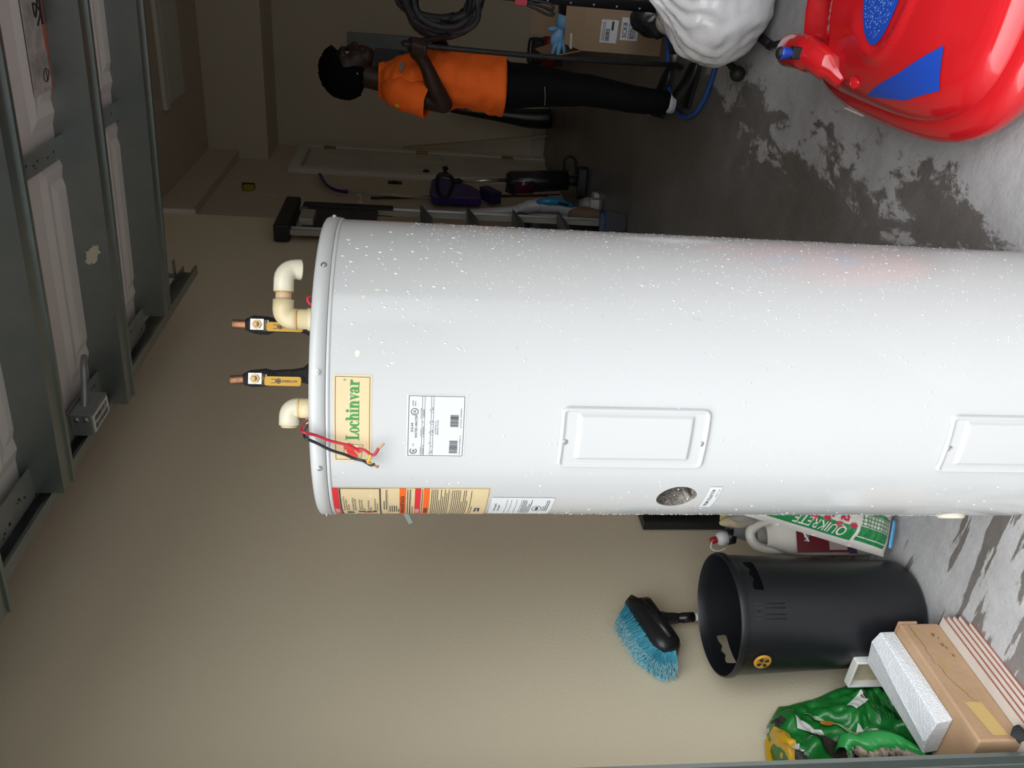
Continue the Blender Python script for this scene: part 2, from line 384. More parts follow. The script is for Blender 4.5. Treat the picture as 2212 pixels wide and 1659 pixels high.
# spring box with its printed label and the roller shaft
rb = MB().bounds((-1.345, 2.055, 2.165), (-1.275, 2.185, 2.225)).build('roller_bracket', M_galvd, gd, bevel=.003)
lb = MB().bounds((-1.335, 2.06, 2.1638), (-1.285, 2.18, 2.165)).build('bracket_label', mat('label_paper', (.75, .73, .68), .6), rb)
bc = MB(); barcode(bc, 2.07, -1.33, 2.17, -1.312, lambda a, b: (b, a, 2.1632), 5); barcode(bc, 2.07, -1.307, 2.17, -1.290, lambda a, b: (b, a, 2.1632), 8); bc.build('barcode', M_hole, lb)
sh = MB(); sh.tube(smooth_path([(-1.29, 2.10, 2.20), (-1.22, 2.13, 2.20), (-1.18, 2.16, 2.205), (-1.17, 2.20, 2.215)]), .009, 10); sh.build('roller_shaft', M_galvd, rb)
for yy in (2.075, 2.10): MB().lathe([(0, .008), (.008, .007), (.008, 0)], 6, (-1.29, 2.055, 2.18+(yy-2.075)), RX(90)).build('bolt', M_galv, rb)
# weathered-wood sticker with an orange band
M_stw = mat('sticker_woodgrain', (.50, .45, .42), .6, var=(22, .9, (.18, .15, .14), 8))
stk = run([(2.19, ZD-.014), (2.30, ZD-.014), (2.30, ZD-.0105), (2.19, ZD-.0105)], -.452, .08).build('warning_sticker', M_stw, gd)
ob = MB(); ob.grid(lambda u, v: (-.455+.535*u, 2.292+.022*v+(.005*math.sin(19*u) if v == 0 else 0), ZD-.0145), 24, 1, False); ob.f = [tuple(reversed(f)) for f in ob.f]
ob.map(sag).build('orange_band', mat('sticker_orange', (.55, .10, .02), .6), stk)
sq = MB(); f_ = lambda a, b: (a, b, ZD-.0148)
sq.tube(smooth_path([(-.30, 2.26, ZD-.0148), (-.27, 2.285, ZD-.0148), (-.25, 2.25, ZD-.0148), (-.28, 2.255, ZD-.0148), (-.24, 2.28, ZD-.0148)]), .0025, 6)
sq.tube([(-.30, 2.289, ZD-.0148), (-.22, 2.289, ZD-.0148)], .0028, 6)
sq.tube(smooth_path([(-.43, 2.27, ZD-.0148), (-.41, 2.285, ZD-.0148), (-.40, 2.265, ZD-.0148), (-.42, 2.25, ZD-.0148), (-.43, 2.268, ZD-.0148), (-.405, 2.27, ZD-.0148)]), .0012, 6)
sq.map(sag).build('ink_marks', M_hole, stk)

# door track: rail along the wall, bend and upright
tk = thing('door_track', 'galvanized garage door track running along the left wall', 'door track', (-1.39, .99, 0))
def channel(path_pts, name):
    """C channel open towards +x swept in the yz plane"""
    c = MB(); pr = [(.028, .026), (.0, .026), (-.002, .024), (-.002, -.024), (0, -.026), (.030, -.026), (.030, -.020), (.032, -.020), (.032, -.029), (-.005, -.029), (-.005, .029), (.028, .029)]
    P = [Vector(p) for p in path_pts]; n = len(pr); vs = []
    for i, p in enumerate(P):
        t = (P[min(i+1, len(P)-1)]-P[max(i-1, 0)]).normalized(); nn = Vector((0, -t.z, t.y))
        for (a, b) in pr: vs.append(p+Vector((a, 0, 0))+nn*b)
    fs = [(i*n+k, i*n+(k+1) % n, (i+1)*n+(k+1) % n, (i+1)*n+k) for i in range(len(P)-1) for k in range(n)]
    fs += [tuple(reversed(range(n))), tuple((len(P)-1)*n+k for k in range(n))]
    c.add(vs, fs); return c.build(name, M_galv, tk, weld=True)
XT = -1.395; ZT = 2.225; YT = .946; RB = .30
channel([(XT, YT+RB, ZT), (XT, 3.42, ZT)], 'horizontal_rail')
channel([(XT, YT+RB-RB*math.sin(R(a)), ZT-RB+RB*math.cos(R(a))) for a in range(90, -1, -10)], 'rail_bend')
channel([(XT, YT, 0), (XT, YT, ZT-RB)], 'vertical_rail')
an = MB(); an.bounds((XT-.07, YT-.085, 0), (XT-.005, YT-.081, 2.0)); an.bounds((XT-.009, YT-.085, 0), (XT-.005, YT+.02, 2.0)); an.build('jamb_angle', M_galv, tk)
hg = MB(); hg.bounds((XT-.006, 3.36, ZT+.02), (XT-.002, 3.40, CEIL)); hg.bounds((XT-.006, 3.28, ZT+.028), (XT+.10, 3.31, ZT+.032)); hg.build('hanger_strap', M_galvd, tk)
# ------------------------------------------------------------------ the water heater
TX, TY, TR = -0.79389, 1.48059, 0.29
FD = Vector((0.47255, -0.88130, 0)); RD = Vector((0.88130, 0.47255, 0)); TC = Vector((TX, TY, 0))
wh = thing('water_heater', 'tall wet white cylindrical solar water heater standing in the doorway', 'water heater', (TX, TY, 0))
def cy(th, z, r=TR):
    a = R(th); return TC+FD*(r*math.cos(a))+RD*(r*math.sin(a))+Vector((0, 0, z))
def lab(th, dr=.0004):                      # arc length x from angle th, height y
    return lambda x, y: cy(th+math.degrees(x/TR), y, TR+dr)
def tp(a, b, z): return TC+RD*a+FD*b+Vector((0, 0, z))
M_enam = mat('white_enamel', (.535, .535, .53), .18, var=(2.2, .25, (.505, .505, .50), 4), coat=.3)
M_cap = mat('white_enamel_cap', (.56, .565, .555), .25, var=(30, .25, (.49, .49, .475)))
M_screw = mat('screw_zinc', (.5, .5, .5), .3, .9)
M_ink = mat('print_black', (.03, .03, .035), .6)
M_cream = mat('label_cream', (.66, .52, .30), .5, var=(40, .3, (.60, .46, .26)))
M_white = mat('label_white', (.68, .69, .70), .4)
M_green = mat('print_green', (.03, .25, .05), .5)
M_red = mat('print_red', (.62, .02, .03), .5)
M_orange = mat('print_orange', (.80, .12, .01), .5)
# jacket with the open port cut through it
b = MB(); N = 144
prof = [(0, .0), (TR, .0), (TR, .05), (TR, 1.432), (TR-.004, 1.436), (0, 1.436)]
vs = [(TX, TY, 0)]; fs = []
b.lathe([(.0001, 0), (TR, 0), (TR, .4), (TR, .72), (TR, .87), (TR, 1.1), (TR, 1.434), (.0001, 1.434)], N, (TX, TY, 0))
jk = b.build('jacket', M_enam, wh, weld=True)
ct = MB(); HC = cy(-53.2, .787, TR); hd = (HC-Vector((TX, TY, .787))).normalized()
ct.lathe([(.0001, -.09), (.0385, -.09), (.0385, .05), (.0001, .05)], 40, HC, along(hd)); co = ct.build('cutter', M_enam, weld=True)
md = jk.modifiers.new('port', 'BOOLEAN'); md.operation = 'DIFFERENCE'; md.object = co; md.solver = 'EXACT'
bpy.context.view_layer.update()
me = bpy.data.meshes.new_from_object(jk.evaluated_get(bpy.context.evaluated_depsgraph_get()))
jk.modifiers.clear(); jk.data = me; bpy.data.objects.remove(co)
for p in me.polygons:                        # flat pocket and ends, smooth side
    p.use_smooth = abs(p.normal.z) < .5
try:
    me.set_sharp_from_angle(angle=R(30))
except Exception: pass
M_insul = mat('port_insulation', (.30, .27, .24), .95, var=(60, .9, (.12, .10, .085)), bump=(120, .9))
cu = MB(); cu.lathe([(.0379, -.003), (.0375, -.04), (.036, -.086), (.02, -.082), (.0001, -.086)], 36, HC, along(hd)); cu.map(lambda p: p+hd*0+Vector((0, 0, .0))).build('port_cavity', M_insul, wh)
fl = MB()
for k, (a, ln) in enumerate(((20, .03), (150, .035), (200, .02))):
    u = hd.orthogonal().normalized(); q = Matrix.Rotation(R(a), 3, hd) @ u
    fl.tube(smooth_path([HC+q*.036-hd*.01, HC+q*.028-hd*.02, HC+q*.03-hd*.045]), .006, 8)
tag(fl.build('foam_crumbs', M_insul, wh), kind='stuff')
cp = MB(); CR = TR+.0035
cp.lathe([(CR-.003, 1.4335), (CR, 1.434), (CR, 1.452), (CR-.002, 1.457), (CR-.008, 1.4605), (CR-.016, 1.462), (.0001, 1.463)], N, (TX, TY, 0)); cp.build('top_cap', M_cap, wh)
rg = MB(); rg.lathe([(TR+.0005, 1.4265), (TR+.0022, 1.428), (TR+.0022, 1.4315), (TR+.0006, 1.4332)], N, (TX, TY, 0)); rg.build('seam_bead', M_cap, wh)
def screw(th, z, r, name='screw', s=1.0):
    c = cy(th, z, r); q = MB(); m = along((c-Vector((TX, TY, z))).normalized())
    q.lathe([(.0055*s, 0), (.0055*s, .0012*s), (.004*s, .0014*s), (.004*s, .0035*s), (.0022*s, .004*s), (.0018*s, .0028*s), (.0001, .0028*s)], 12, c, m, smooth=False)
    return q.build(name, M_screw, wh)
for th in (-112, -74, -36.7, -2, 36, 78, 112): screw(th, 1.445, CR)
def access_panel(th0, th1, z0, z1, sub):
    w = R(th1-th0)*TR; hgt = z1-z0
    def sd(x, y, hw, hh, r):
        qx, qy = abs(x)-hw+r, abs(y)-hh+r
        return math.hypot(max(qx, 0), max(qy, 0))+min(max(qx, qy), 0)-r
    st = lambda e0, e1, v: (lambda t: t*t*(3-2*t))(max(0, min(1, (v-e0)/(e1-e0))))
    def hh(x, y):
        d = -sd(x, y, w/2, hgt/2, .013)
        if d < 0: return -.002
        h = .0045*st(0, .003, d)-.0030*st(.0055, .0095, d)
        d2 = -sd(x-.004, y, w/2-.0155, hgt/2-.030, .004)
        return h+.0046*st(0, .006, d2)+.0008
    nx, ny = 72, 130
    g = MB(); g.grid(lambda u, v: (lambda x, y: cy(th0+(th1-th0)*u, z0+hgt*v, TR+hh(x, y)))((u-.5)*w, (v-.5)*hgt), nx, ny)
    o = g.build('access_panel', M_enam, wh)
    for dz in (z0+.0105, z1-.0105):
        c = cy((th0+th1)/2-1.0, dz, TR+.0022); m = along((c-Vector((TX, TY, dz))).normalized()); q = MB()
        q.lathe([(.0048, 0), (.0046, .0018), (.003, .0026), (.0024, .0016), (.0001, .0016)], 14, c, m, smooth=False); q.build('panel_screw', M_screw, o)
    return o
access_panel(-35.4, -11.6, .7640, 1.0335, 1); access_panel(-35.7, -11.8, .035, .3065, 2)

# --- maker's label
NL = 24
def sticker(name, th0, th1, z0, z1, m, dr=.0004):
    g = MB(); g.grid(lambda u, v: cy(th0+(th1-th0)*u, z0+(z1-z0)*v, TR+dr), max(6, int((th1-th0)/1.5)), 4)
    return g.build(name, m, wh)
bl_ = sticker('brand_label', -33.9, -2.5, 1.3565, 1.4205, M_cream)
fb = lab(-33.9, .0009); bw = R(31.4)*TR
q = MB(); outline(q, .0035, 1.360, bw-.0035, 1.4172, .0007, fb, 20); q.build('label_border', M_ink, bl_)
class Glyph:
    """bold condensed serif letters drawn from stems, serifs and crescents"""
    def __init__(s, fn, h, x, y, sx=1.0): s.fn = fn; s.h = h; s.x = x; s.y = y; s.mb = MB(); s.sx = sx
    def P(s, a, b): return s.fn(s.x+a*s.h*s.sx, s.y+b*s.h)
    def poly(s, pts): s.mb.add([s.P(*p) for p in pts], [tuple(range(len(pts)))])
    def r(s, a, b, c, d): s.poly([(a, b), (c, b), (c, d), (a, d)])
    def ring(s, cx, cy_, rx, ry, ix, iy, a0=0, a1=360, ox=0):
        n = max(6, int(abs(a1-a0)/10)); vs = []
        for k in range(n+1):
            a = R(a0+(a1-a0)*k/n); vs.append(s.P(cx+rx*math.cos(a), cy_+ry*math.sin(a))); vs.append(s.P(cx+ox+ix*math.cos(a), cy_+iy*math.sin(a)))
        s.mb.add(vs, [(2*k, 2*k+2, 2*k+3, 2*k+1) for k in range(n)])
    def dot(s, cx, cy_, r): s.poly([(cx+r*math.cos(2*PI*k/16), cy_+r*math.sin(2*PI*k/16)) for k in range(16)])
    def L(s): s.r(.12, 0, .34, 1); s.r(0, .94, .48, 1); s.r(0, 0, .64, .06); s.poly([(.42, .06), (.64, .06), (.66, .32), (.60, .32), (.55, .14)]); return .70
    def o(s): s.ring(.28, .34, .28, .36, .10, .30); return .58
    def c(s): s.ring(.28, .34, .28, .36, .09, .30, 55, 305, .02); s.dot(.42, .55, .09); s.poly([(.42, .06), (.50, .16), (.46, .18), (.36, .04)]); return .52
    def stem(s, x, h): s.r(x+.08, 0, x+.28, h); s.r(x, h-.05, x+.28, h); s.r(x, 0, x+.36, .05)
    def arch(s): s.ring(.38, .42, .25, .28, .05, .19, 0, 180); s.r(.43, 0, .63, .43); s.r(.40, 0, .70, .05)
    def h(s): return 0
    def H(s): s.stem(0, 1.0); s.arch(); return .71
    def n(s): s.stem(0, .68); s.arch(); return .71
    def i(s): s.stem(0, .68); s.dot(.18, .87, .12); return .38
    def v(s): s.poly([(.05, .66), (.27, .66), (.37, .22), (.29, -.01)]); s.poly([(.29, -.01), (.33, -.01), (.55, .66), (.48, .66), (.33, .18)]); s.r(0, .62, .33, .67); s.r(.39, .62, .62, .67); return .61
    def a(s): s.ring(.21, .19, .21, .20, .05, .14); s.r(.31, .06, .51, .50); s.ring(.28, .48, .23, .21, .03, .14, 0, 165); s.dot(.12, .52, .09); s.poly([(.40, 0), (.60, .02), (.60, .07), (.51, .10)]); return .62
    def rr(s): s.stem(0, .68); s.ring(.40, .42, .20, .25, .08, .16, 60, 175); s.dot(.43, .58, .095); return .52
g = Glyph(fb, .0222, 0, 1.3775, .90)
g.x = R(33.9-25.3)*TR
for ch in 'LocHinva': g.x += getattr(g, ch)()*g.h*g.sx
g.x += g.rr()*g.h*g.sx
g.ring(-.02, 1.10, .085, .085, .06, .06); g.ring(-.02, 1.10, .03, .04, .012, .02)
g.mb.build('brand_lettering', M_green, bl_)
# red heraldic emblem at the left of the name, in a thin tilted frame
em = MB(); rnd = random.Random(3)
for (cx, cyy, rx, ry, k) in ((.020, 1.3905, .0105, .0075, 13), (.030, 1.394, .0075, .009, 11), (.012, 1.384, .006, .005, 9), (.024, 1.3775, .006, .006, 9), (.0135, 1.3985, .003, .004, 8)):
    em.add([fb(cx+rx*(.7+.5*rnd.random())*math.cos(2*PI*j/k), cyy+ry*(.7+.5*rnd.random())*math.sin(2*PI*j/k)) for j in range(k)], [tuple(range(k))])
em.build('emblem', mat('print_scarlet', (.75, .05, .03), .5), bl_)
ef = MB()
for (p, q2) in (((.008, 1.374), (.034, 1.371)), ((.034, 1.371), (.037, 1.401)), ((.037, 1.401), (.012, 1.404)), ((.012, 1.404), (.008, 1.374))):
    d = Vector((q2[0]-p[0], q2[1]-p[1])).normalized()*.0003; ef.add([fb(p[0]-d.y, p[1]+d.x), fb(q2[0]-d.y, q2[1]+d.x), fb(q2[0]+d.y, q2[1]-d.x), fb(p[0]+d.y, p[1]-d.x)], [(0, 3, 2, 1)])
ef.build('emblem_frame', M_ink, bl_)

# --- rating plate
rp = sticker('rating_plate', -31.6, -8.6, 1.198, 1.2985, mat('plate_clear', (.60, .605, .605), .3))
f = lab(-31.6, .0009); rw = R(23)*TR; q = MB()
sh_ = lambda x, y: f(x, y)
z1 = 1.2955; outline(q, .002, 1.201, rw-.002, z1, .0008, f, 16)
for dy in (.0235, .0275, .0385, .0425): rect(q, .002, z1-dy, rw-.002, z1-dy+.0005, f, 12)
for (x, a, b2) in ((.040, .0275, .0235), (.068, .0275, .0235), (.022, .0425, .0385), (.044, .0425, .0385), (.064, .0425, .0385), (.086, .0425, .0385)): rect(q, x, z1-a, x+.0005, z1-b2, f)
text('SOLAR', .0058, rw/2, z1-.0085, 'CENTER', 0, 1, f, q); text('WATER HEATER', .0058, rw/2+.001, z1-.0155, 'CENTER', 0, 1, f, q)
text('LISTED', .0032, rw-.020, z1-.0085, 'LEFT', 0, 1, f, q); text('40W6', .0032, rw-.020, z1-.0125, 'LEFT', 0, 1, f, q)
text('LLC', .0034, .022, z1-.010, 'LEFT', 0, 1, f, q)
gg = Glyph(f, .01, rw-.031, z1-.0115); gg.ring(.1, .1, .62, .62, .52, .52); text('UL', .0062, rw-.030, z1-.0125, 'CENTER', .01, 1, f, gg.mb); q.add(gg.mb.v, gg.mb.f)
gg = Glyph(f, .01, .011, z1-.0105); gg.ring(.1, .1, .60, .60, .48, .48, 40, 320); text('SA', .0052, .0122, z1-.0115, 'CENTER', .02, 1, f, gg.mb); q.add(gg.mb.v, gg.mb.f)
text('Model Number', .0024, .006, z1-.0222, 'LEFT', 0, 1, f, q); text('Serial Number', .0024, .042, z1-.0222, 'LEFT', 0, 1, f, q); text('TYPE B PART NUMBER', .0024, .074, z1-.0222, 'LEFT', 0, .8, f, q)
text('PTA082KD 110', .0030, .005, z1-.0268, 'LEFT', 0, 1, f, q); text('1350M003079', .0030, .042, z1-.0268, 'LEFT', 0, 1, f, q); text('9190969003', .0030, .076, z1-.0268, 'LEFT', 0, 1, f, q)
for (x, s1, s2) in ((.006, 'V.AC', '240'), (.026, 'Phase', '1'), (.046, 'Watts', '4500'), (.066, 'GAL', '82'), (.088, 'Max', '80.0')):
    text(s1, .0024, x, z1-.0372, 'LEFT', 0, 1, f, q); text(s2, .0030, x+.002, z1-.0418, 'LEFT', 0, 1, f, q)
text('LOCHINVAR, LLC', .0032, rw/2, z1-.0475, 'CENTER', 0, 1, f, q); text('LEBANON, TN, USA', .0032, rw/2, z1-.0512, 'CENTER', 0, 1, f, q)
barcode(q, .008, 1.2105, .034, 1.2245, f, 2); barcode(q, .060, 1.2105, .082, 1.2245, f, 9)
text('Model Number: PTA082KD 110', .0029, .006, 1.2055, 'LEFT', 0, 1, f, q); text('Serial Number: 1350M003079', .0029, .058, 1.2055, 'LEFT', 0, 1, f, q)
q.build('plate_print', M_ink, rp)

# --- tall cream warning label
WL, WR = -83.5, -47.2; wl = sticker('warning_label', WL, WR, 1.1435, 1.4295, M_cream)
f = lab(WL, .0009); ww = R(WR-WL)*TR; ztop = 1.4275
yy = lambda px: ztop-(px-716)*.00082
def bar(m, name, p0, p1, txt, col):
    s_ = MB(); rect(s_, .004, yy(p1), ww-.003, yy(p0), f, 20); o = s_.build(name, m, wl)
    t_ = MB(); ft = lab(WL, .0013); text(txt, .0105, .050, yy(p1)+.0022, 'LEFT', .015, .85, ft, t_); t_.build('lettering', col, o)
bar(M_red, 'red_bar', 716, 730, '! DANGER', M_white); bar(M_orange, 'orange_bar', 862, 876, 'WARNING/ADVERTENCIA', M_ink)
bar(M_red, 'red_bar', 896, 909, '! DANGER', M_white); bar(M_orange, 'orange_bar', 915, 928, '! WARNING', M_ink)
q = MB(); t0 = .090
rect(q, .004, yy(734), ww-.004, yy(731), f, 20); rect(q, .004, yy(821), ww-.004, yy(818), f, 20); rect(q, ww-.0055, yy(821), ww-.004, yy(731), f, 1, 2)
rect(q, .075, yy(818), .0757, yy(734), f)
lines = ['Water temperature over 125 F can', 'cause severe burns instantly or', 'death from scalds.', '', 'Children, disabled and elderly are', 'at highest risk of being scalded.', '', 'See instruction manual before', 'setting temperature at water', 'heater.', '', 'Feel water before bathing or', 'showering.', '', 'Temperature limiting valves are', 'available, see manual.']
for k, s_ in enumerate(lines):
    if s_: text(s_, .0053, .079, yy(741+k*4.9), 'LEFT', 0, .95, f, q)
textlines(q, .085, ww-.008, yy(829), 2, .0040, .0016, f, 2); rect(q, .004, yy(836.5), ww-.006, yy(836), f, 12)
textlines(q, .065, .11, yy(842), 5, .0040, .0017, f, 3)
textlines(q, .008, ww-.006, yy(881), 2, .0042, .0016, f, 5); rect(q, .004, yy(887.5), ww-.006, yy(887), f, 12); textlines(q, .008, ww-.006, yy(892), 1, .004, .0014, f, 6)
textlines(q, .008, ww-.006, yy(913), 1, .0034, .0013, f, 7)
textlines(q, .008, ww-.006, yy(934), 10, .0034, .0013, f, 8); rect(q, .008, yy(975.5), ww-.012, yy(975), f, 12); textlines(q, .008, ww-.008, yy(980), 9, .0035, .0013, f, 9); textlines(q, .04, ww-.010, yy(1022), 2, .004, .0012, f, 10)
outline(q, .002, 1.1455, ww-.002, 1.4275, .0006, f, 20)
# scald pictogram: hands under a running tap
for pts in ([(.048, 745), (.060, 742), (.066, 746), (.063, 757), (.056, 761), (.050, 757)], [(.058, 770), (.068, 768), (.070, 786), (.060, 784)], [(.052, 790), (.066, 786), (.072, 800), (.074, 812), (.066, 808), (.060, 813), (.056, 802)]):
    q.add([f(x, yy(y)) for (x, y) in pts], [tuple(range(len(pts)))])
q.build('label_print', M_ink, wl)
q = MB()
for (x, y) in ((.060, 795), (.065, 804), (.055, 784)): q.add([cy(WL+math.degrees((x+.0035*math.cos(a))/TR), yy(y)+.003*math.sin(a), TR+.0014) for a in [2*PI*k/10 for k in range(10)]], [tuple(range(10))])
q.build('burn_marks', M_red, wl)
q = MB(); ft = lab(WL, .0013); rect(q, .070, yy(1046), .098, yy(1034), f, 4); lg = q.build('logo_patch', M_ink, wl)
q = MB(); text('UNITED', .0055, .078, yy(1042), 'LEFT', .02, .9, ft, q); rect(q, .072, yy(1043), .0765, yy(1037), ft); q.build('lettering', M_white, lg)

# --- white inspection slip and the port tag
sl = sticker('inspection_slip', -73, -53.6, 1.020, 1.138, M_white, .0012)
f = lab(-73, .0017); q = MB(); sw = R(19.4)*TR
text('Notice of inspection', .0058, .03, 1.127, 'LEFT', .01, .9, f, q); text('and/or treatment', .0058, .03, 1.120, 'LEFT', .01, .9, f, q)
for z in (1.108, 1.100, 1.090, 1.081): rect(q, .012, z, sw-.008, z+.0006, f, 8)
textlines(q, .012, sw-.008, 1.077, 6, .0032, .0013, f, 21); textlines(q, .03, sw-.010, 1.035, 3, .0036, .0014, f, 23)
gg = Glyph(f, .01, .045, 1.048); gg.ring(0, 0, 1.6, .9, 1.45, .78); gg.r(-.9, -.25, -.1, .25); gg.r(.05, -.3, .35, .3); gg.r(.5, -.2, .95, .2); q.add(gg.mb.v, gg.mb.f); q.build('slip_print', M_ink, sl)
sl = sticker('port_tag', -61.0, -45.3, .7085, .7320, M_white, .0012); f = lab(-61.0, .0017); q = MB()
text('FROM COLLECTOR', .0090, .040, .7195, 'CENTER', .008, .82, f, q); text('100156-001  Rev 03', .0035, .073, .7115, 'RIGHT', 0, 1, f, q); q.build('tag_print', M_ink, sl)
st = MB(); st.lathe([(.0001, .010), (.024, .010), (.027, .007), (.027, 0)], 24, cy(-80, .135, TR-.004), along(cy(-80, 0, 1)-TC)); st.build('port_stub', mat('plastic_ivory', (.72, .64, .48), .4), wh)

# --- pipes on top
M_cpvc = mat('cpvc_cream', (.78, .64, .38), .35, var=(25, .35, (.80, .70, .47)))
M_cpvc2 = mat('cpvc_ivory', (.80, .75, .58), .3, var=(30, .25, (.70, .62, .42)))
M_glue = mat('pipe_cement_orange', (.65, .33, .01), .25)
M_cop = mat('copper_dull', (.45, .22, .12), .4, .8, var=(60, .8, (.10, .06, .04)))
M_wrap = mat('black_pipe_wrap', (.014, .014, .016), .7, var=(40, .5, (.03, .026, .024)), bump=(90, .8))
M_lever = mat('lever_yellow', (.72, .40, .03), .35, var=(40, .3, (.60, .32, .03)))
M_chrome = mat('chrome_worn', (.72, .71, .69), .2, 1.0)
def elbow_pipe(pts, rads, m, name, n=18): q = MB(); q.tube(pts, rads, n); return q.build(name, m, wh)
B1 = .10
q = MB(); q.lathe([(.012, 0), (.017, 0), (.017, .012), (.012, .012)], 6, tp(.0865, B1, 1.462), None, False); q.build('nipple', M_chrome, wh)
q = MB(); q.lathe([(.0205, .472-.472), (.0215, .001), (.0215, .0115), (.019, .012), (.0188, .029), (.014, .029)], 24, tp(.0865, B1, 1.474)); q.build('pipe_adapter', M_cpvc, wh)
q = MB(); q.lathe([(.0165, 0), (.0185, .001), (.0185, .004), (.0165, .005)], 24, tp(.0865, B1, 1.5025)); q.build('cement_ring', M_glue, wh)
zr = 1.531
arc = [tp(.0865+.017*(1-math.cos(R(a))), B1, zr-.017+.017*math.sin(R(a))) for a in range(0, 91, 15)]
elbow_pipe([tp(.0865, B1, 1.505)]+arc+[tp(.122, B1, zr)], [.0195]*9, M_cpvc, 'pipe_elbow')
elbow_pipe([tp(.118, B1, zr), tp(.140, B1, zr)], .0148, mat('cpvc_tan', (.70, .52, .33), .4), 'pipe_section')
for a in (.1215, .1365): q = MB(); q.lathe([(.0145, -.0015), (.0175, 0), (.0145, .0015)], 24, tp(a, B1, zr), along(RD)); q.build('cement_ring', M_glue, wh)
arc = [tp(.160+.020*math.sin(R(a)), B1-.010*math.sin(R(a))**2, zr-.020*(1-math.cos(R(a)))) for a in range(0, 91, 15)]
elbow_pipe([tp(.137, B1, zr)]+arc+[tp(.180, B1-.013, zr-.026), tp(.180, B1-.014, zr-.029)], [.0185]*3+[.0185]*5+[.0195, .0195], M_cpvc2, 'pipe_elbow')
q = MB(); q.lathe([(.0175, 0), (.0185, .001), (.0185, .028), (.013, .028)], 24, tp(-.080, B1, 1.474)); q.build('pipe_adapter', M_cpvc, wh)
arc = [tp(-.080-.014*(1-math.cos(R(a))), B1, 1.502+.014*math.sin(R(a))) for a in range(0, 91, 15)]
elbow_pipe([tp(-.080, B1, 1.497)]+arc+[tp(-.112, B1, 1.516)], [.0185]*9, M_cpvc2, 'pipe_elbow'); q = MB(); q.lathe([(.013, 0), (.015, .002), (.015, .005), (.012, .006)], 20, tp(-.117, B1, 1.516), along(RD)); q.build('pipe_section', mat('cpvc_tan', (.70, .52, .33), .4), wh)
q = MB(); q.lathe([(.0165, 0), (.0195, .0015), (.0165, .003)], 24, tp(-.080, B1, 1.4965)); q.build('cement_ring', M_glue, wh)
q = MB(); q.lathe([(.012, 0), (.016, 0), (.016, .012), (.012, .012)], 6, tp(-.080, B1, 1.462), None, False); q.build('nipple', M_chrome, wh)
def valve(a0, lean, B, seed):
    rnd = random.Random(seed)
    P = lambda t: tp(a0+lean*t, B, 1.463+.180*t)
    zs = [0, .1, .16, .22, .28, .34, .45, .55, .62, .70, .78, .86]
    rr = [.025, .024, .022, .015, .0125, .0125, .0135, .0145, .019, .0185, .017, .012]
    q = MB(); q.tube([P(t)+Vector((rnd.uniform(-.001, .001), 0, 0)) for t in zs], [r*rnd.uniform(.94, 1.06) for r in rr], 16); q.build('pipe_wrap', M_wrap, wh)
    q = MB(); q.tube([P(.80), P(.90), P(1.0)], .0095, 16, caps=False); q.tube([P(1.0), P(.9)], .0075, 16, caps=False); q.build('copper_pipe', M_cop, wh)
    # lever: chrome plate bolted to the stem, bent down into a yellow grip
    c = P(.72)+FD*.026
    q = MB(); q.tube([P(.72), c-FD*.004], .008, 12); q.build('valve_stem', M_cop, wh)
    fr = frame(RD, Vector((0, 0, 1)))
    lv = [c+Vector((0, 0, .013)), c, c-Vector((0, 0, .013)), c-Vector((0, 0, .022))+FD*.004-RD*.004]
    q = MB()
    def strip(pts, w, t, q):
        for i in range(len(pts)-1):
            a, b_ = pts[i], pts[i+1]; d = (b_-a); m_ = frame(RD, d); q.box((a+b_)/2, (w, d.length+.001, t), m_)
    strip(lv, .022, .0025, q); pl_ = q.build('lever_plate', M_chrome, wh, bevel=.001)
    q = MB(); q.lathe([(.0001, .011), (.004, .0105), (.005, .0085), (.005, .006), (.0095, .006), (.0095, .001), (.0095, 0)], 6, c+FD*.001, along(FD), False); q.build('nut', mat('nut_brass', (.45, .32, .16), .35, .9), wh)
    g0 = c-Vector((0, 0, .020))+FD*.004-RD*.004
    q = MB(); m_ = frame(Vector((0, 0, -1)), RD)
    q.rbox(g0-Vector((0, 0, .034))+FD*.002, (.070, .0185, .005), .0045, m_); gr = q.build('lever_grip', M_lever, wh, bevel=.0012)
    q = MB(); g1 = g0-Vector((0, 0, .034))+FD*.0049; ff = lambda x, y: g1-Vector((0, 0, x))+RD*y
    gl = Glyph(ff, .005, -.008, 0); gl.ring(0, 0, 1, 1, .7, .7); gl.dot(0, 0, .5); q.add(gl.mb.v, gl.mb.f); text('EVERFLOW', .0068, -.002, -.0024, 'LEFT', .012, .85, ff, q, skew=.2)
    rect(q, -.022, -.004, -.014, -.003, ff); rect(q, -.022, .003, -.014, .004, ff); rect(q, -.0145, -.004, -.0135, .004, ff); q.build('grip_print', M_ink, gr)
valve(.0785, .0, -.01, 1); valve(-.0145, -.018, 0, 2)
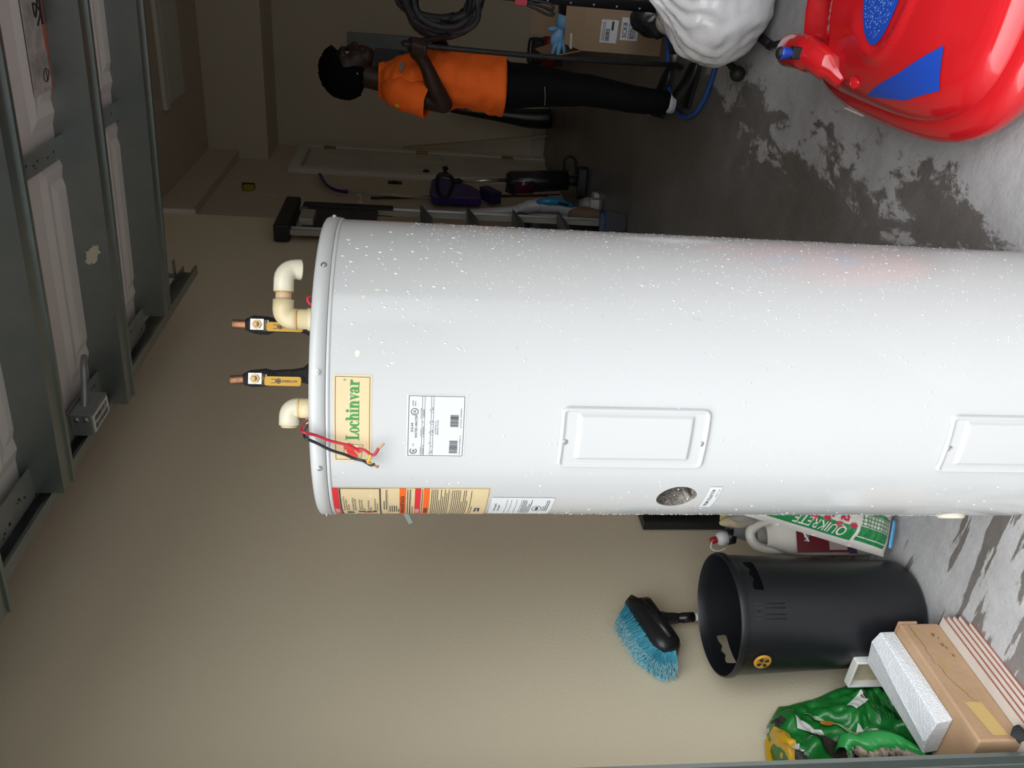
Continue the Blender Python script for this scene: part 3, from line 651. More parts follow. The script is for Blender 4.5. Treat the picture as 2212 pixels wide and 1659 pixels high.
# --- wiring hanging over the rim
def wire(pts, r, m, name): q = MB(); q.tube(smooth_path(pts, 8), r, 8); return q.build(name, m, wh)
M_wred = mat('wire_red', (.45, .012, .03), .35); M_wblk = mat('wire_black', (.015, .015, .017), .35); M_wcop = mat('bare_copper', (.65, .32, .16), .35, .8)
M_wyel = mat('wire_nut_amber', (.70, .38, .04), .4)
wire([tp(-.098, .16, 1.462), tp(-.098, .20, 1.474), cy(-21, 1.470, TR+.012), cy(-22.5, 1.448, TR+.012), cy(-24.4, 1.428, TR+.010), cy(-25.3, 1.412, TR+.010), cy(-26.2, 1.392, TR+.012), cy(-27.6, 1.378, TR+.012), cy(-27.4, 1.368, TR+.014), cy(-28.6, 1.357, TR+.018), cy(-28.2, 1.350, TR+.020), cy(-26.2, 1.344, TR+.018)], .0026, M_wred, 'red_wire')
wire([tp(-.104, .16, 1.462), tp(-.106, .19, 1.472), cy(-23.2, 1.466, TR+.010), cy(-25.6, 1.446, TR+.010), cy(-28.2, 1.424, TR+.009), cy(-30.0, 1.400, TR+.009), cy(-31.4, 1.385, TR+.010), cy(-31.8, 1.370, TR+.013), cy(-33.2, 1.357, TR+.015), cy(-32.6, 1.351, TR+.016)], .0026, M_wblk, 'black_wire')
wire([cy(-26.4, 1.3445, TR+.018), cy(-25.2, 1.338, TR+.017), cy(-24.6, 1.335, TR+.016)], .0019, M_wcop, 'bare_wire_end')
wire([cy(-32.8, 1.352, TR+.016), cy(-33.8, 1.346, TR+.016), cy(-33.0, 1.3445, TR+.018)], .0019, M_wcop, 'bare_wire_end')
wire([cy(-28.3, 1.3565, TR+.0215), cy(-29.6, 1.359, TR+.022), cy(-31.2, 1.3615, TR+.020), cy(-32.0, 1.357, TR+.018)], .0026, M_wyel, 'wire_tie')
wire([tp(.108, .15, 1.463), tp(.112, .16, 1.476), tp(.122, .16, 1.480), tp(.126, .15, 1.470), tp(.122, .14, 1.462)], .0024, mat('wire_scarlet', (.6, .02, .05), .35), 'red_wire')
q = MB(); q.ball(tp(-.100, .175, 1.470), (.010, .008, .009), 10); q.map(lambda p: p+Vector((nz(p, 130, 1), nz(p, 130, 2), nz(p, 130, 3)))*.005).build('frayed_sleeve', mat('frayed_cotton', (.6, .5, .36), .9), wh)
# --- galvanised strap sticking out beyond the jacket
q = MB(); d0 = cy(-97, 1.300, TR+.002); d1 = cy(-98, 1.286, TR+.032); q.box((Vector(d0)+Vector(d1))/2, (.045, .011, .003), frame(Vector(d1)-Vector(d0), (0, 0, 1))); q.build('strap_tab', M_galv, wh, bevel=.001)
# --- smears of old pipe cement and scratches
rnd = random.Random(11)
for (th, z, w_, h_) in ((24, 1.375, .010, .007), (27, 1.353, .005, .013), (30.5, 1.363, .006, .006), (4.5, 1.382, .016, .010), (1.5, 1.325, .004, .010), (23, 1.305, .004, .006)):
    q = MB(); q.add([cy(th+math.degrees(w_*(.6+.4*rnd.random())*math.cos(a)/TR/2), z+h_/2*(.6+.4*rnd.random())*math.sin(a), TR+.0004) for a in [2*PI*k/16 for k in range(16)]], [tuple(range(16))])
    q.build('cement_smear', mat('old_cement', (.66, .60, .38), .5, var=(150, .9, (.80, .80, .77))), wh)
q = MB()
for k in range(70):
    th, z, ln, an_ = rnd.uniform(-75, 75), rnd.uniform(.1, 1.42), rnd.uniform(.002, .009), rnd.uniform(0, 6.28)
    a, b_ = (th, z), (th+math.degrees(ln*math.cos(an_)/TR), z+ln*math.sin(an_)); w_ = .00028
    q.add([cy(a[0], a[1]-w_, TR+.0003), cy(b_[0], b_[1]-w_, TR+.0003), cy(b_[0], b_[1]+w_, TR+.0003), cy(a[0], a[1]+w_, TR+.0003)], [(0, 1, 2, 3)])
tag(q.build('scratches', mat('scratch_grey', (.35, .34, .33), .6), wh), kind='stuff')
# --- rain drops on the enamel
q = MB(); rnd = random.Random(21)
def drop(th, z, r, squash=1.0):
    c = cy(th, z, TR); nrm = (c-Vector((TX, TY, z))).normalized(); t = Vector((0, 0, 1)).cross(nrm); up = Vector((0, 0, 1)); vs = []
    for (k, h) in ((1, 0.0001), (.75, .45), (.0, .62)):
        if k == 0: vs.append(c+nrm*r*h); continue
        for j in range(7): a = 2*PI*j/7; vs.append(c+t*r*k*math.cos(a)+up*r*k*squash*math.sin(a)+nrm*r*h)
    fs = [(j, (j+1) % 7, 7+(j+1) % 7, 7+j) for j in range(7)]+[(7+j, 7+(j+1) % 7, 14) for j in range(7)]
    q.add(vs, fs, True)
for k in range(1500): drop(rnd.uniform(15, 88), .1+1.2*rnd.random()**.8, rnd.choice((.0006, .0008, .001, .0013)), rnd.uniform(.9, 1.3))
for k in range(500): drop(rnd.uniform(-88, 60), rnd.uniform(.1, 1.43), rnd.choice((.0008, .001, .0014, .002)), rnd.uniform(.9, 1.6))
for k in range(420): drop(rnd.gauss(-83, 2.0), rnd.uniform(.1, 1.0), rnd.choice((.001, .0014, .0019)), 1.1)
for k in range(60): drop(rnd.uniform(0, 60), rnd.uniform(1.2, 1.43), rnd.uniform(.0013, .0021), rnd.uniform(1, 2.2))
tag(q.build('rain_drops', mat('rain_water', (.70, .71, .72), .04, coat=.8), wh), kind='stuff')
# ------------------------------------------------------------------ things along the left wall
M_bin = mat('bin_plastic', (.009, .0095, .012), .40, var=(6, .4, (.014, .0145, .017)), bump=(220, .05))
BX, BY, BZ = -1.480, 1.480, .50
tb = thing('trash_can', 'black round plastic trash can with cut-out hand grips', 'trash can', (BX, BY, 0))
camaz = math.degrees(math.atan2(-BY, -BX))
q = MB(); q.lathe([(.0001, 0), (.10, .0), (.122, .006), (.131, .022), (.1335, .05), (.148, .478), (.1520, .4795), (.1540, .483), (.1540, .494), (.1520, .499), (.1490, .50), (.1468, .496), (.1462, .47), (.1305, .05), (.127, .024), (.118, .012), (.0001, .010)], 80, (BX, BY, 0))
can = q.build('bin_body', M_bin, tb, weld=True)
cutters = []
for da in (40, 220):
    pts = [(-.043, -.014), (.043, -.014), (.046, -.008), (.044, .012), (.036, .014)]
    for k in range(33):
        x = .032-.064*k/32; pts.append((x, .009+.003*math.cos(x*2*PI/.030)))
    pts += [(-.036, .014), (-.044, .012), (-.046, -.008)]
    a = R(camaz+da); d = Vector((math.cos(a), math.sin(a), 0)); c = Vector((BX, BY, .443))+d*.147
    cb = MB(); cb.prism(pts, .06, c, frame(Vector((-d.y, d.x, 0)), Vector((0, 0, 1)))); cutters.append(cb.build('cut', M_bin, weld=True))
    md = can.modifiers.new('grip', 'BOOLEAN'); md.operation = 'DIFFERENCE'; md.object = cutters[-1]; md.solver = 'EXACT'
bpy.context.view_layer.update()
me = bpy.data.meshes.new_from_object(can.evaluated_get(bpy.context.evaluated_depsgraph_get()))
can.modifiers.clear(); can.data = me
for c in cutters: bpy.data.objects.remove(c)
try: me.set_sharp_from_angle(angle=R(35))
except Exception: pass
def bsurf(da, z, dr=0):
    r = .1335+(.148-.1335)*(z-.05)/(.468-.05)+dr; a = R(camaz+da); return Vector((BX+r*math.cos(a), BY+r*math.sin(a), z))
for da in (9, 5, -1, -5): q = MB(); q.tube([bsurf(da, .465), bsurf(da, .385)], .0012, 6); q.build('moulded_rib', M_bin, tb)
q = MB(); q.tube([bsurf(2, .464), bsurf(2, .448)], [.0022, .001], 6); q.build('moulded_rib', M_bin, tb)
q = MB(); q.lathe([(.006, 0), (.008, .0012), (.0095, 0)], 14, bsurf(-18, .055), along(bsurf(-18, 0)-bsurf(-18, 0)+Vector((math.cos(R(camaz-18)), math.sin(R(camaz-18)), 0)))); q.build('drain_hole', M_hole, tb)
# gold disc clipped on below the rim
gdm = mat('gold_resin', (.60, .32, .04), .3, var=(60, .7, (.35, .16, .02)))
gc = bsurf(-47, .437, .003); gn = Vector((math.cos(R(camaz-47)), math.sin(R(camaz-47)), 0)); gm = along(gn)
q = MB(); q.lathe([(.0001, .004), (.012, .004), (.017, .006), (.021, .005), (.022, .0025), (.021, 0), (.0001, 0)], 28, gc, gm)
q.map(lambda p: p if (p-gc).length < .001 else gc+(p-gc)+Vector((0, 0, .0))).build('gold_disc', gdm, tb)
u = gm @ Vector((1, 0, 0)); v = gm @ Vector((0, 1, 0)); u = Vector((0, 0, 1)).cross(gn).normalized(); v = Vector((0, 0, 1))
q = MB()
for a0 in (35, 125, 215, 305):
    p = [gc+gn*.0047+(u*math.cos(R(a0))+v*math.sin(R(a0)))*.009]
    pts = [gc+gn*.0066+(u*math.cos(R(a0+k))+v*math.sin(R(a0+k)))*rr for (k, rr) in ((0, .003), (-26, .008), (-22, .0145), (0, .016), (22, .0145), (26, .008))]
    q.add(pts, [tuple(range(6))])
q.build('disc_cutout', M_hole, tb)

# car-wash brush leaning on the wall behind the can
br = thing('wash_brush', 'blue-bristled wash brush with a black head leaning on the beige wall', 'brush', (-1.60, 1.55, 0))
M_blkp = mat('black_plastic', (.014, .014, .015), .35, bump=(40, .1))
outl = [(1.697, .661), (1.681, .674), (1.670, .673), (1.516, .634), (1.494, .614), (1.493, .604), (1.501, .571), (1.516, .560), (1.531, .561), (1.586, .577), (1.623, .587), (1.683, .604), (1.687, .613), (1.683, .644), (1.695, .655)]
q = MB(); n = len(outl); cY = sum(p[0] for p in outl)/n; cZ = sum(p[1] for p in outl)/n
rings = []
for (k, x) in ((.94, -1.672), (1.0, -1.662), (1.0, -1.628), (.93, -1.612), (.70, -1.603), (.3, -1.600)):
    rings.append([(x, cY+(p[0]-cY)*k, cZ+(p[1]-cZ)*k) for p in outl])
vs = [p for r_ in rings for p in r_]
q.add(vs, [(i*n+k, i*n+(k+1) % n, (i+1)*n+(k+1) % n, (i+1)*n+k) for i in range(len(rings)-1) for k in range(n)]+[tuple(range(n)), tuple((len(rings)-1)*n+k for k in reversed(range(n)))], True)
q.build('brush_head', M_blkp, br, weld=True)
q = MB(); q.tube([(-1.604, 1.66, .64), (-1.598, 1.58, .612), (-1.604, 1.52, .59)], [.008, .012, .008], 8); q.build('head_rib', M_blkp, br)
q = MB(); q.tube(smooth_path([(-1.62, 1.605, .600), (-1.622, 1.607, .575), (-1.625, 1.611, .545)]), [.024, .022, .021, .020, .019, .018, .017, .0165, .016, .016, .0155, .015, .015][:13], 16); q.build('neck', M_blkp, br)
q = MB(); q.tube([(-1.624, 1.610, .552), (-1.626, 1.613, .530), (-1.626, 1.613, .529), (-1.628, 1.617, .495)], [.013, .013, .0145, .0145], 16); q.build('socket', mat('black_socket', (.01, .01, .012), .3), br)
q = MB(); q.tube([(-1.628, 1.617, .497), (-1.640, 1.66, .015)], .0105, 14); q.build('pole', mat('pole_white', (.75, .75, .76), .3), br)
roots = [(1.672, .676), (1.590, .655), (1.514, .635), (1.493, .610), (1.499, .578)]; tips = [(1.617, .714), (1.554, .699), (1.493, .680), (1.435, .633), (1.438, .589)]
def lerp(P, t):
    t *= len(P)-1; i = min(int(t), len(P)-2); f_ = t-i; return (P[i][0]+(P[i+1][0]-P[i][0])*f_, P[i][1]+(P[i+1][1]-P[i][1])*f_)
qa, qb = MB(), MB(); rnd = random.Random(5); NT = 46
for row in range(4):
    for k in range(NT):
        t = (k+.5)/NT; a = lerp(roots, t); b_ = lerp(tips, t); x0 = -1.664+.011*row
        for s in range(7):
            j = lambda w: rnd.uniform(-w, w)
            A = Vector((x0+j(.003), a[0]+j(.0015), a[1]+j(.0015))); B = Vector((x0+(-.004 if row == 0 else .003*row)+j(.006), b_[0]+j(.005), b_[1]+j(.005))); ln = rnd.uniform(.86, 1.04)
            A = A-(B-A)*.25
            B = A+(B-A)*ln; m_ = A+(B-A)*.90+Vector((j(.002), j(.002), j(.002)))
            qa.tube([A, m_], [.0009, .0008], 3, False, False); qb.tube([m_, B], [.0008, .0005], 3, False, False)
tag(qa.build('bristles', mat('bristle_cyan', (.16, .66, .82), .5, var=(120, .4, (.10, .52, .70))), br), kind='stuff')
tag(qb.build('bristle_tips', mat('bristle_tip_pale', (.52, .80, .86), .6), br), kind='stuff')

# carton, foam and boards in the corner
M_card = mat('cardboard_wet', (.46, .30, .18), .8, var=(9, .7, (.36, .215, .115)), bump=(90, .1))
M_cardd = mat('cardboard_stain', (.24, .125, .06), .7); M_tape = mat('kraft_tape', (.56, .38, .14), .4)
cb = thing('cardboard_box', 'long low water-stained cardboard box under the white foam block', 'cardboard box', (-1.47, 1.16, .031))
q = MB()
def cbx(u, v, s): pass
q.bounds((-1.515, 1.0, .031), (-1.36, 1.322, .130)); bx_ = q.build('carton', M_card, cb, bevel=.004)
q = MB(); q.bounds((-1.49, 1.3215, .085), (-1.357, 1.326, .131)); q.build('end_flap', M_card, cb)
fs_ = lambda a, b_: (-1.3593, a, b_)
q = MB(); q.add([fs_(1.012, .058), fs_(1.012, .092), fs_(1.095, .104), fs_(1.095, .066)], [(0, 3, 2, 1)]); q.build('tape_patch', M_tape, cb)
q = MB(); rnd = random.Random(8)
for (a, b_, r) in ((1.285, .066, .007), (1.255, .060, .006), (1.245, .055, .004), (1.222, .052, .005), (1.275, .058, .003)):
    q.add([fs_(a+r*(.7+.5*rnd.random())*math.cos(t), b_+.7*r*(.7+.5*rnd.random())*math.sin(t)) for t in [2*PI*k/12 for k in range(12)]], [tuple(range(12))])
pts = [(1.318, .110)]
while pts[-1][0] > 1.10: pts.append((pts[-1][0]-rnd.uniform(.006, .014), max(.045, min(.118, pts[-1][1]-rnd.uniform(-.004, .007)))))
for i in range(len(pts)-1):
    a, b_ = pts[i], pts[i+1]; q.add([fs_(a[0], a[1]-.0006), fs_(b_[0], b_[1]-.0006), fs_(b_[0], b_[1]+.0006), fs_(a[0], a[1]+.0006)], [(0, 3, 2, 1)])
tag(q.build('water_stains', M_cardd, cb), kind='stuff')
for (a, s_, z_) in ((1.30, '280', .100), (1.20, 'TRIM', .085), (1.13, '114', .080)):
    q = MB(); text(s_, .016, a-.02, z_, 'LEFT', 0, 1, fs_, q); q.build('faded_print', mat('print_faded', (.52, .34, .10), .8), cb)
fo = thing('foam_block', 'wet white polystyrene foam block lying on the cardboard box', 'foam block', (-1.44, 1.2, .131))
M_foam = mat('polystyrene', (.80, .82, .85), .35, var=(160, .3, (.68, .70, .74)), bump=(260, .5))
q = MB(); q.add([(-1.490, 1.075, .131), (-1.388, 1.075, .131), (-1.388, 1.325, .131), (-1.490, 1.325, .131), (-1.492, 1.070, .168), (-1.45, 1.070, .178), (-1.394, 1.072, .168), (-1.386, 1.322, .170), (-1.42, 1.326, .180), (-1.492, 1.325, .170)],
    [(3, 2, 1, 0), (0, 1, 6, 5, 4), (2, 3, 9, 8, 7), (1, 2, 7, 6), (3, 0, 4, 9), (4, 5, 8, 9), (5, 6, 7, 8)]); q.build('foam_body', M_foam, fo, bevel=.003, weld=True)
q = MB(); q.tube([(-1.452, 1.072, .1785), (-1.422, 1.322, .1805)], .0012, 6); q.build('mould_line', M_foam, fo)
ty = thing('foam_tray', 'dirty yellowed foam tray standing behind the white foam block', 'foam tray', (-1.535, 1.349, 0))
M_tray = mat('foam_dirty', (.66, .60, .44), .7, var=(28, .9, (.40, .30, .14)), bump=(60, .4))
tm = frame(Vector((1, 0, 0)), Vector((0, 0, 1)))
q = MB(); q.rbox((-1.535, 1.3435, .098), (.085, .19, .006), .012, tm); q.build('tray_base', M_tray, ty)
for (a, b_, l, w_) in ((0, .094, .085, .006), (0, -.094, .085, .006), (.0405, 0, .006, .19), (-.0405, 0, .006, .19)):
    q = MB(); q.box(Vector((-1.535, 1.3435, .098))+tm @ Vector((a, b_, .010)), (l, w_, .022), tm); q.build('tray_rim', mat('foam_white_edge', (.75, .75, .72), .6), ty, bevel=.002)
M_brd = mat('board_face', (.56, .50, .44), .6, var=(14, .5, (.44, .38, .33))); M_brde = mat('board_edge_red', (.28, .085, .06), .6, var=(60, .5, (.40, .17, .13)))
offs = (-1.302, -1.309, -1.317, -1.326, -1.335)
for k, xr in enumerate(offs):
    z0 = .0062*k; y1 = 1.285+.008*k-(.02 if k == 0 else 0)
    bd = thing('floor_board', ('lowest of the thin red-edged boards under the cardboard box', 'second from the floor of the stacked red-edged boards', 'middle one of the stacked red-edged boards under the box', 'second from the top of the stacked red-edged boards', 'topmost of the red-edged boards, directly under the cardboard box')[k], 'board', (-1.45, 1.15, z0), 'thin boards stacked under the box')
    MB().bounds((-1.53, .97+.004*k, z0+.0002), (xr, y1, z0+.0044)).build('board_core', M_brde, bd); MB().bounds((-1.53, .97+.004*k, z0+.0044), (xr-.0005, y1-.0005, z0+.0060)).build('board_facing', M_brd, bd)
q = MB(); q.ball((-1.342, .998, .0485), (.016, .015, .014), 16); q.map(lambda p: p+Vector((nz(p, 60, 4), nz(p, 60, 5), nz(p, 60, 6)))*.012)
tag(q.build('asphalt_chunk', mat('asphalt', (.02, .02, .022), .9, bump=(200, .8))), 'small black chunk of asphalt at the near end of the cardboard box', 'stone')

# torn green soil bag against the wall
sb = thing('soil_bag', 'torn green and yellow potting soil bag slumped against the wall', 'soil bag', (-1.6, 1.18, 0))
edge = [(0, 1.20), (.031, 1.19), (.062, 1.215), (.083, 1.29), (.108, 1.336), (.154, 1.347), (.237, 1.328), (.306, 1.308), (.360, 1.295), (.386, 1.29), (.423, 1.25), (.445, 1.19), (.46, 1.06)]
edge = [(max(0, 1.3+(z-1.3)*1.034), y*1.034) for (z, y) in edge]; edge[0] = (0, edge[0][1])
def yr(z):
    for i in range(len(edge)-1):
        if edge[i][0] <= z <= edge[i+1][0]: t = (z-edge[i][0])/(edge[i+1][0]-edge[i][0]); return edge[i][1]+(edge[i+1][1]-edge[i][1])*t
    return edge[-1][1]
def sbx(Y, z):                      # front surface of the crumpled bag
    w_ = max(0, yr(z)-Y); e = min(1, w_/.07)**.5*min(1, max(0, .466-z)/.05+.1)**.5
    p = (0, Y, z); c = abs(nz(p, 14, 1))*.046+abs(nz(p, 31, 2))*.022+nz(p, 6, 3)*.03
    return -1.668+.075*e*(1-.6*z/.46)+c*e
SB = lambda dr: (lambda Y, z: (sbx(Y, z)+dr, Y, z))
M_sbg = mat('bag_green', (.015, .21, .035), .22, var=(14, .55, (.008, .11, .018)), bump=(30, .25))
q = MB(); q.grid(lambda u, v: (lambda z: (lambda Y: (sbx(Y, z) if u < 1 else -1.672, Y, z))(.98+(yr(z)-.98)*u))(.002+.462*v), 80, 110)
q.build('bag_skin', M_sbg, sb, solid=.002)
def patch(name, m, pts, dr=.002, n=14, parent=sb):
    dr += .003
    """polygon (Y, z) draped on the bag: fan of subdivided quads"""
    q = MB(); cY = sum(p[0] for p in pts)/len(pts); cZ = sum(p[1] for p in pts)/len(pts); k = len(pts); vs = []
    for i in range(n+1):
        for p in pts:
            for s in range(9):
                nx_ = pts[(pts.index(p)+1) % k]; a = (p[0]+(nx_[0]-p[0])*s/9, p[1]+(nx_[1]-p[1])*s/9); Y = cY+(a[0]-cY)*i/n; z = cZ+(a[1]-cZ)*i/n
                vs.append((sbx(Y, z)+dr, Y, z))
    K = 9*k
    q.add(vs, [(i*K+j, i*K+(j+1) % K, (i+1)*K+(j+1) % K, (i+1)*K+j) for i in range(n) for j in range(K)], True); return q.build(name, m, parent)
M_sby = mat('bag_yellow', (.70, .40, .02), .3, var=(20, .5, (.50, .28, .03))); M_sbk = mat('bag_black_print', (.02, .02, .018), .4, var=(30, .6, (.07, .06, .05)))
M_sbw = mat('bag_white_print', (.70, .72, .68), .4, var=(30, .6, (.40, .36, .30))); M_sbp = mat('bag_pale_green', (.30, .48, .26), .35, var=(20, .6, (.14, .32, .12)))
yb_ = patch('yellow_band', M_sby, [(1.245, .420), (1.262, .398), (1.22, .385), (1.17, .386), (1.12, .395), (1.04, .40), (1.04, .452), (1.13, .448), (1.19, .436)])
q = MB(); text('Gard', .040, 1.17, .432, 'LEFT', .02, .9, SB(.0045), q, rot=205); q.build('lettering', mat('bag_print_darkgreen', (.02, .12, .03), .4), yb_)
bo = patch('black_oval', M_sbk, [(1.10+.066*math.cos(a), .372+.030*math.sin(a)+.25*.066*math.cos(a)) for a in [2*PI*k/14 for k in range(14)]], .003)
q = MB(); text('Miracle', .034, 1.172, .402, 'LEFT', .02, .85, SB(.0055), q, rot=205); q.build('lettering', M_sbw, bo)
bk = patch('black_print_patch', M_sbk, [(1.283, .395), (1.286, .372), (1.262, .372), (1.25, .395)]); q = MB(); text('The Gro', .012, 1.262, .380, 'LEFT', .01, .9, SB(.0045), q, rot=60); q.build('lettering', M_sbw, bk)
patch('white_lining', M_sbw, [(1.262, .352), (1.255, .335), (1.225, .300), (1.195, .290), (1.20, .31), (1.235, .355)], .004)
patch('exposed_soil', mat('dark_soil', (.03, .022, .016), .95, bump=(120, 1.0)), [(1.205, .34), (1.185, .285), (1.16, .235), (1.13, .20), (1.11, .22), (1.13, .28), (1.16, .33)], .005)
patch('pale_stripe', M_sbp, [(1.285, .315), (1.292, .30), (1.262, .255), (1.215, .205), (1.19, .175), (1.18, .195), (1.225, .25), (1.262, .29)], .003)
patch('pale_stripe', M_sbp, [(1.175, .175), (1.165, .15), (1.12, .145), (1.09, .16), (1.12, .18)], .003)
patch('flower_picture', mat('print_flower', (.62, .16, .02), .4, var=(90, .8, (.55, .40, .05))), [(1.247+.013*math.cos(a), .276+.016*math.sin(a)) for a in [2*PI*k/10 for k in range(10)]], .005)
patch('white_panel', M_sbw, [(1.235, .205), (1.215, .175), (1.19, .163), (1.195, .18), (1.22, .21)], .004)
lb = patch('barcode_label', M_sbw, [(1.284, .211), (1.315, .165), (1.292, .152), (1.266, .197)], .004)
q = MB(); P0 = Vector((1.286, .205)); ex = Vector((.030, -.045)); ey = Vector((-.020, -.012))
rnd = random.Random(2); t = .05
while t < .95:
    w_ = rnd.choice((.02, .035, .05)); a0, a1 = P0+ex*t+ey*.12, P0+ex*(t+w_)+ey*.12
    q.add([SB(.0058)(*(a0)), SB(.0058)(*(a1)), SB(.0058)(*(a1+ey*.7)), SB(.0058)(*(a0+ey*.7))], [(0, 1, 2, 3)]); t += w_+rnd.choice((.02, .03))
q.build('barcode', M_hole, lb)
q = MB()
for k in range(9): rect(q, 1.235, .150-.0075*k, 1.31-.003*k, .152-.0075*k, SB(.004), 12)
q.build('fine_print', mat('bag_print_dark', (.01, .06, .015), .4), sb)
q = MB(); text('Garden', .030, 1.085, .215, 'LEFT', .01, .9, SB(.006), q, rot=8); q.build('lettering', M_sbw, sb)
# torn flap folded down along the front, its ragged inside showing
rnd = random.Random(9)
path = [(-1.555, 1.135, .30), (-1.535, 1.150, .285), (-1.525, 1.133, .262), (-1.515, 1.135, .225), (-1.512, 1.128, .190), (-1.512, 1.108, .165), (-1.512, 1.085, .150), (-1.512, 1.07, .143)]
P = smooth_path(path, 8)
q = MB(); vs = []
for i, p in enumerate(P):
    t = i/(len(P)-1); w_ = .012+.020*math.sin(PI*min(1, t*1.05+.03)); j = rnd.uniform(-.003, .003)
    vs += [p+Vector((-.030, w_*.9, .010)), p+Vector((-.006, w_*.7+j, .006)), p+Vector((.004, w_*.1, 0)), p+Vector((.0, -w_*.5, -.004)), p+Vector((-.014+rnd.uniform(-.004, .004), -w_*.8+j, -.008+j))]
q.add(vs, [(i*5+k, i*5+k+1, (i+1)*5+k+1, (i+1)*5+k) for i in range(len(P)-1) for k in range(4)], True); q.build('torn_flap', mat('bag_green_bright', (.03, .33, .07), .25, bump=(40, .2)), sb, solid=.0015)
q = MB(); vs = []
for i, p in enumerate(P):
    t = i/(len(P)-1); w_ = .010+.018*math.sin(PI*min(1, t*1.05+.03)); j = rnd.uniform(-.005, .005)
    vs += [p+Vector((-.006, -w_*.55, -.004)), p+Vector((-.012, -w_*1.0+j, -.008)), p+Vector((-.026, -w_*1.3+j*1.5, -.006+j))]
q.add(vs, [(i*3+k, i*3+k+1, (i+1)*3+k+1, (i+1)*3+k) for i in range(len(P)-1) for k in range(2)], True); q.build('ragged_edge', mat('torn_film', (.46, .38, .30), .8, var=(90, .9, (.10, .07, .05))), sb, solid=.0015)

# play-sand bag
SN = Vector((.66063, -.75071, 0)); SR = Vector((.75071, .66063, 0)); S0 = Vector((-1.30, 1.58, 0)); UP = Vector((0, 0, 1))
ps = thing('sand_bag', 'white and green bag of play sand leaning behind the water heater', 'sand bag', (-1.26, 1.62, 0))
ca, sa = math.cos(R(16)), math.sin(R(16)); es = UP*ca+SR*sa; et = -SR*ca+UP*sa      # s along the bag, t to its left
SO = S0+SR*.052+UP*.012
def sand(s, t, dr=0):
    es_ = max(0, min(1, (s+.002)/.05, (.40-s)/.06))**.5; et_ = max(0, min(1, (.115-abs(t))/.035))**.5; e = es_*et_
    p = SO+es*s+et*t; h_ = .055*e+nz((s, t, 0), 14, 3)*.010*e+abs(nz((s*2.5, t, 1), 30, 4))*.006*e
    return p+SN*(h_+dr-.03)
M_sand = mat('sand_bag_film', (.66, .62, .57), .4, var=(10, .4, (.52, .48, .43)), bump=(50, .2)); M_sgr = mat('sand_print_green', (.02, .20, .06), .4); M_srd = mat('sand_print_red', (.50, .03, .06), .4)
q = MB(); q.grid(lambda u, v: sand(-.002+.402*v, .117-.234*u), 44, 60); q.grid(lambda u, v: SO+es*(-.002+.402*v)+et*(-.117+.234*u)-SN*(.03+.03*math.sin(PI*u)*math.sin(PI*v)), 12, 16); q.build('bag_skin', M_sand, ps, weld=True)
F = lambda dr: (lambda x, y: sand(x, y, dr))
q = MB(); rect(q, .115, .072, .40, .106, F(.002), 40, 6); gb = q.build('green_band', M_sgr, ps)
q = MB(); text('QUIKRETE', .032, .135, .080, 'LEFT', .01, .95, F(.0035), q, skew=.15); q.build('lettering', M_sand, gb)
q = MB()
for k in range(7):
    c = (.125+.036*k, .074+(.003 if k % 2 else -.003)); q.add([F(.0038)(c[0]+.010*math.cos(a), c[1]+.0065*math.sin(a)) for a in [2*PI*j/12 for j in range(12)]], [tuple(range(12))])
q.build('red_diamond', M_srd, gb)
q = MB(); text('PLAY SAND', .040, .135, .036, 'LEFT', .03, .85, F(.003), q, skew=.1); sd_ = q.build('red_lettering', M_srd, ps)
q = MB(); rect(q, .03, .024, .40, .0265, F(.0025), 40); rect(q, .018, .027, .108, .031, F(.0025), 12); rect(q, .018, .094, .108, .102, F(.0025), 12)
for k in range(9): rect(q, .022+.0098*k, .033, .024+.0098*k, .063, F(.0025), 1, 4)
for k in range(4): rect(q, .020, .033+.0098*k, .106, .0348+.0098*k, F(.0025), 10)
rect(q, .020, .067, .106, .091, F(.0022), 12, 4); q.build('ingredient_table', M_sgr, ps)
q = MB(); q.grid(lambda u, v: SO+es*(-.004+.012*v)+et*(.02+.075*u)+SN*(.004*v), 8, 2); q.build('blue_corner', mat('blue_film', (.12, .38, .66), .4), ps, solid=.002)

# jugs
def jug_body(w, d, h, c, rot, nsec=14):
    """rounded bottle body: squarish below, sloping to a neck"""
    q = MB(); secs = [(0, .88), (.02, 1), (.55, 1), (.68, .96), (.80, .80), (.90, .50), (.95, .34), (1, .30)]; vs = []; n = 28
    for (t, k) in secs:
        for j in range(n):
            a = 2*PI*j/n; e = .55; cx = math.copysign(abs(math.cos(a))**e, math.cos(a)); sy = math.copysign(abs(math.sin(a))**e, math.sin(a))
            ox = -w*.5*(1-k)*.62
            vs.append(rot @ Vector((ox+cx*w/2*k, sy*d/2*(.5+.5*k), t*h))+Vector(c))
    q.add(vs, [(i*n+j, i*n+(j+1) % n, (i+1)*n+(j+1) % n, (i+1)*n+j) for i in range(len(secs)-1) for j in range(n)]+[tuple(reversed(range(n)))], True); return q
jm = frame(SR, -SN)
J0 = Vector((-1.475, 1.85, 0))
gj = thing('grey_jug', 'grey plastic jug with a red and white spout cap behind the trash can', 'jug', tuple(J0+SR*.02))
M_gj = mat('jug_grey', (.20, .21, .22), .3, var=(8, .3, (.16, .165, .175)))
M_wcap = mat('cap_white', (.80, .80, .80), .35); M_rcap = mat('cap_red', (.45, .02, .03), .35)
jug_body(.17, .10, .345, J0+SR*.015, jm).build('jug_body', M_gj, gj)
J = lambda a, z, b_=0: J0+SR*a+SN*b_+UP*z
q = MB(); q.tube(smooth_path([J(-.015, .330), J(.005, .352), J(.035, .352), J(.07, .33), J(.088, .29), J(.095, .23)], 6), .015, 12); q.build('handle', M_gj, gj)
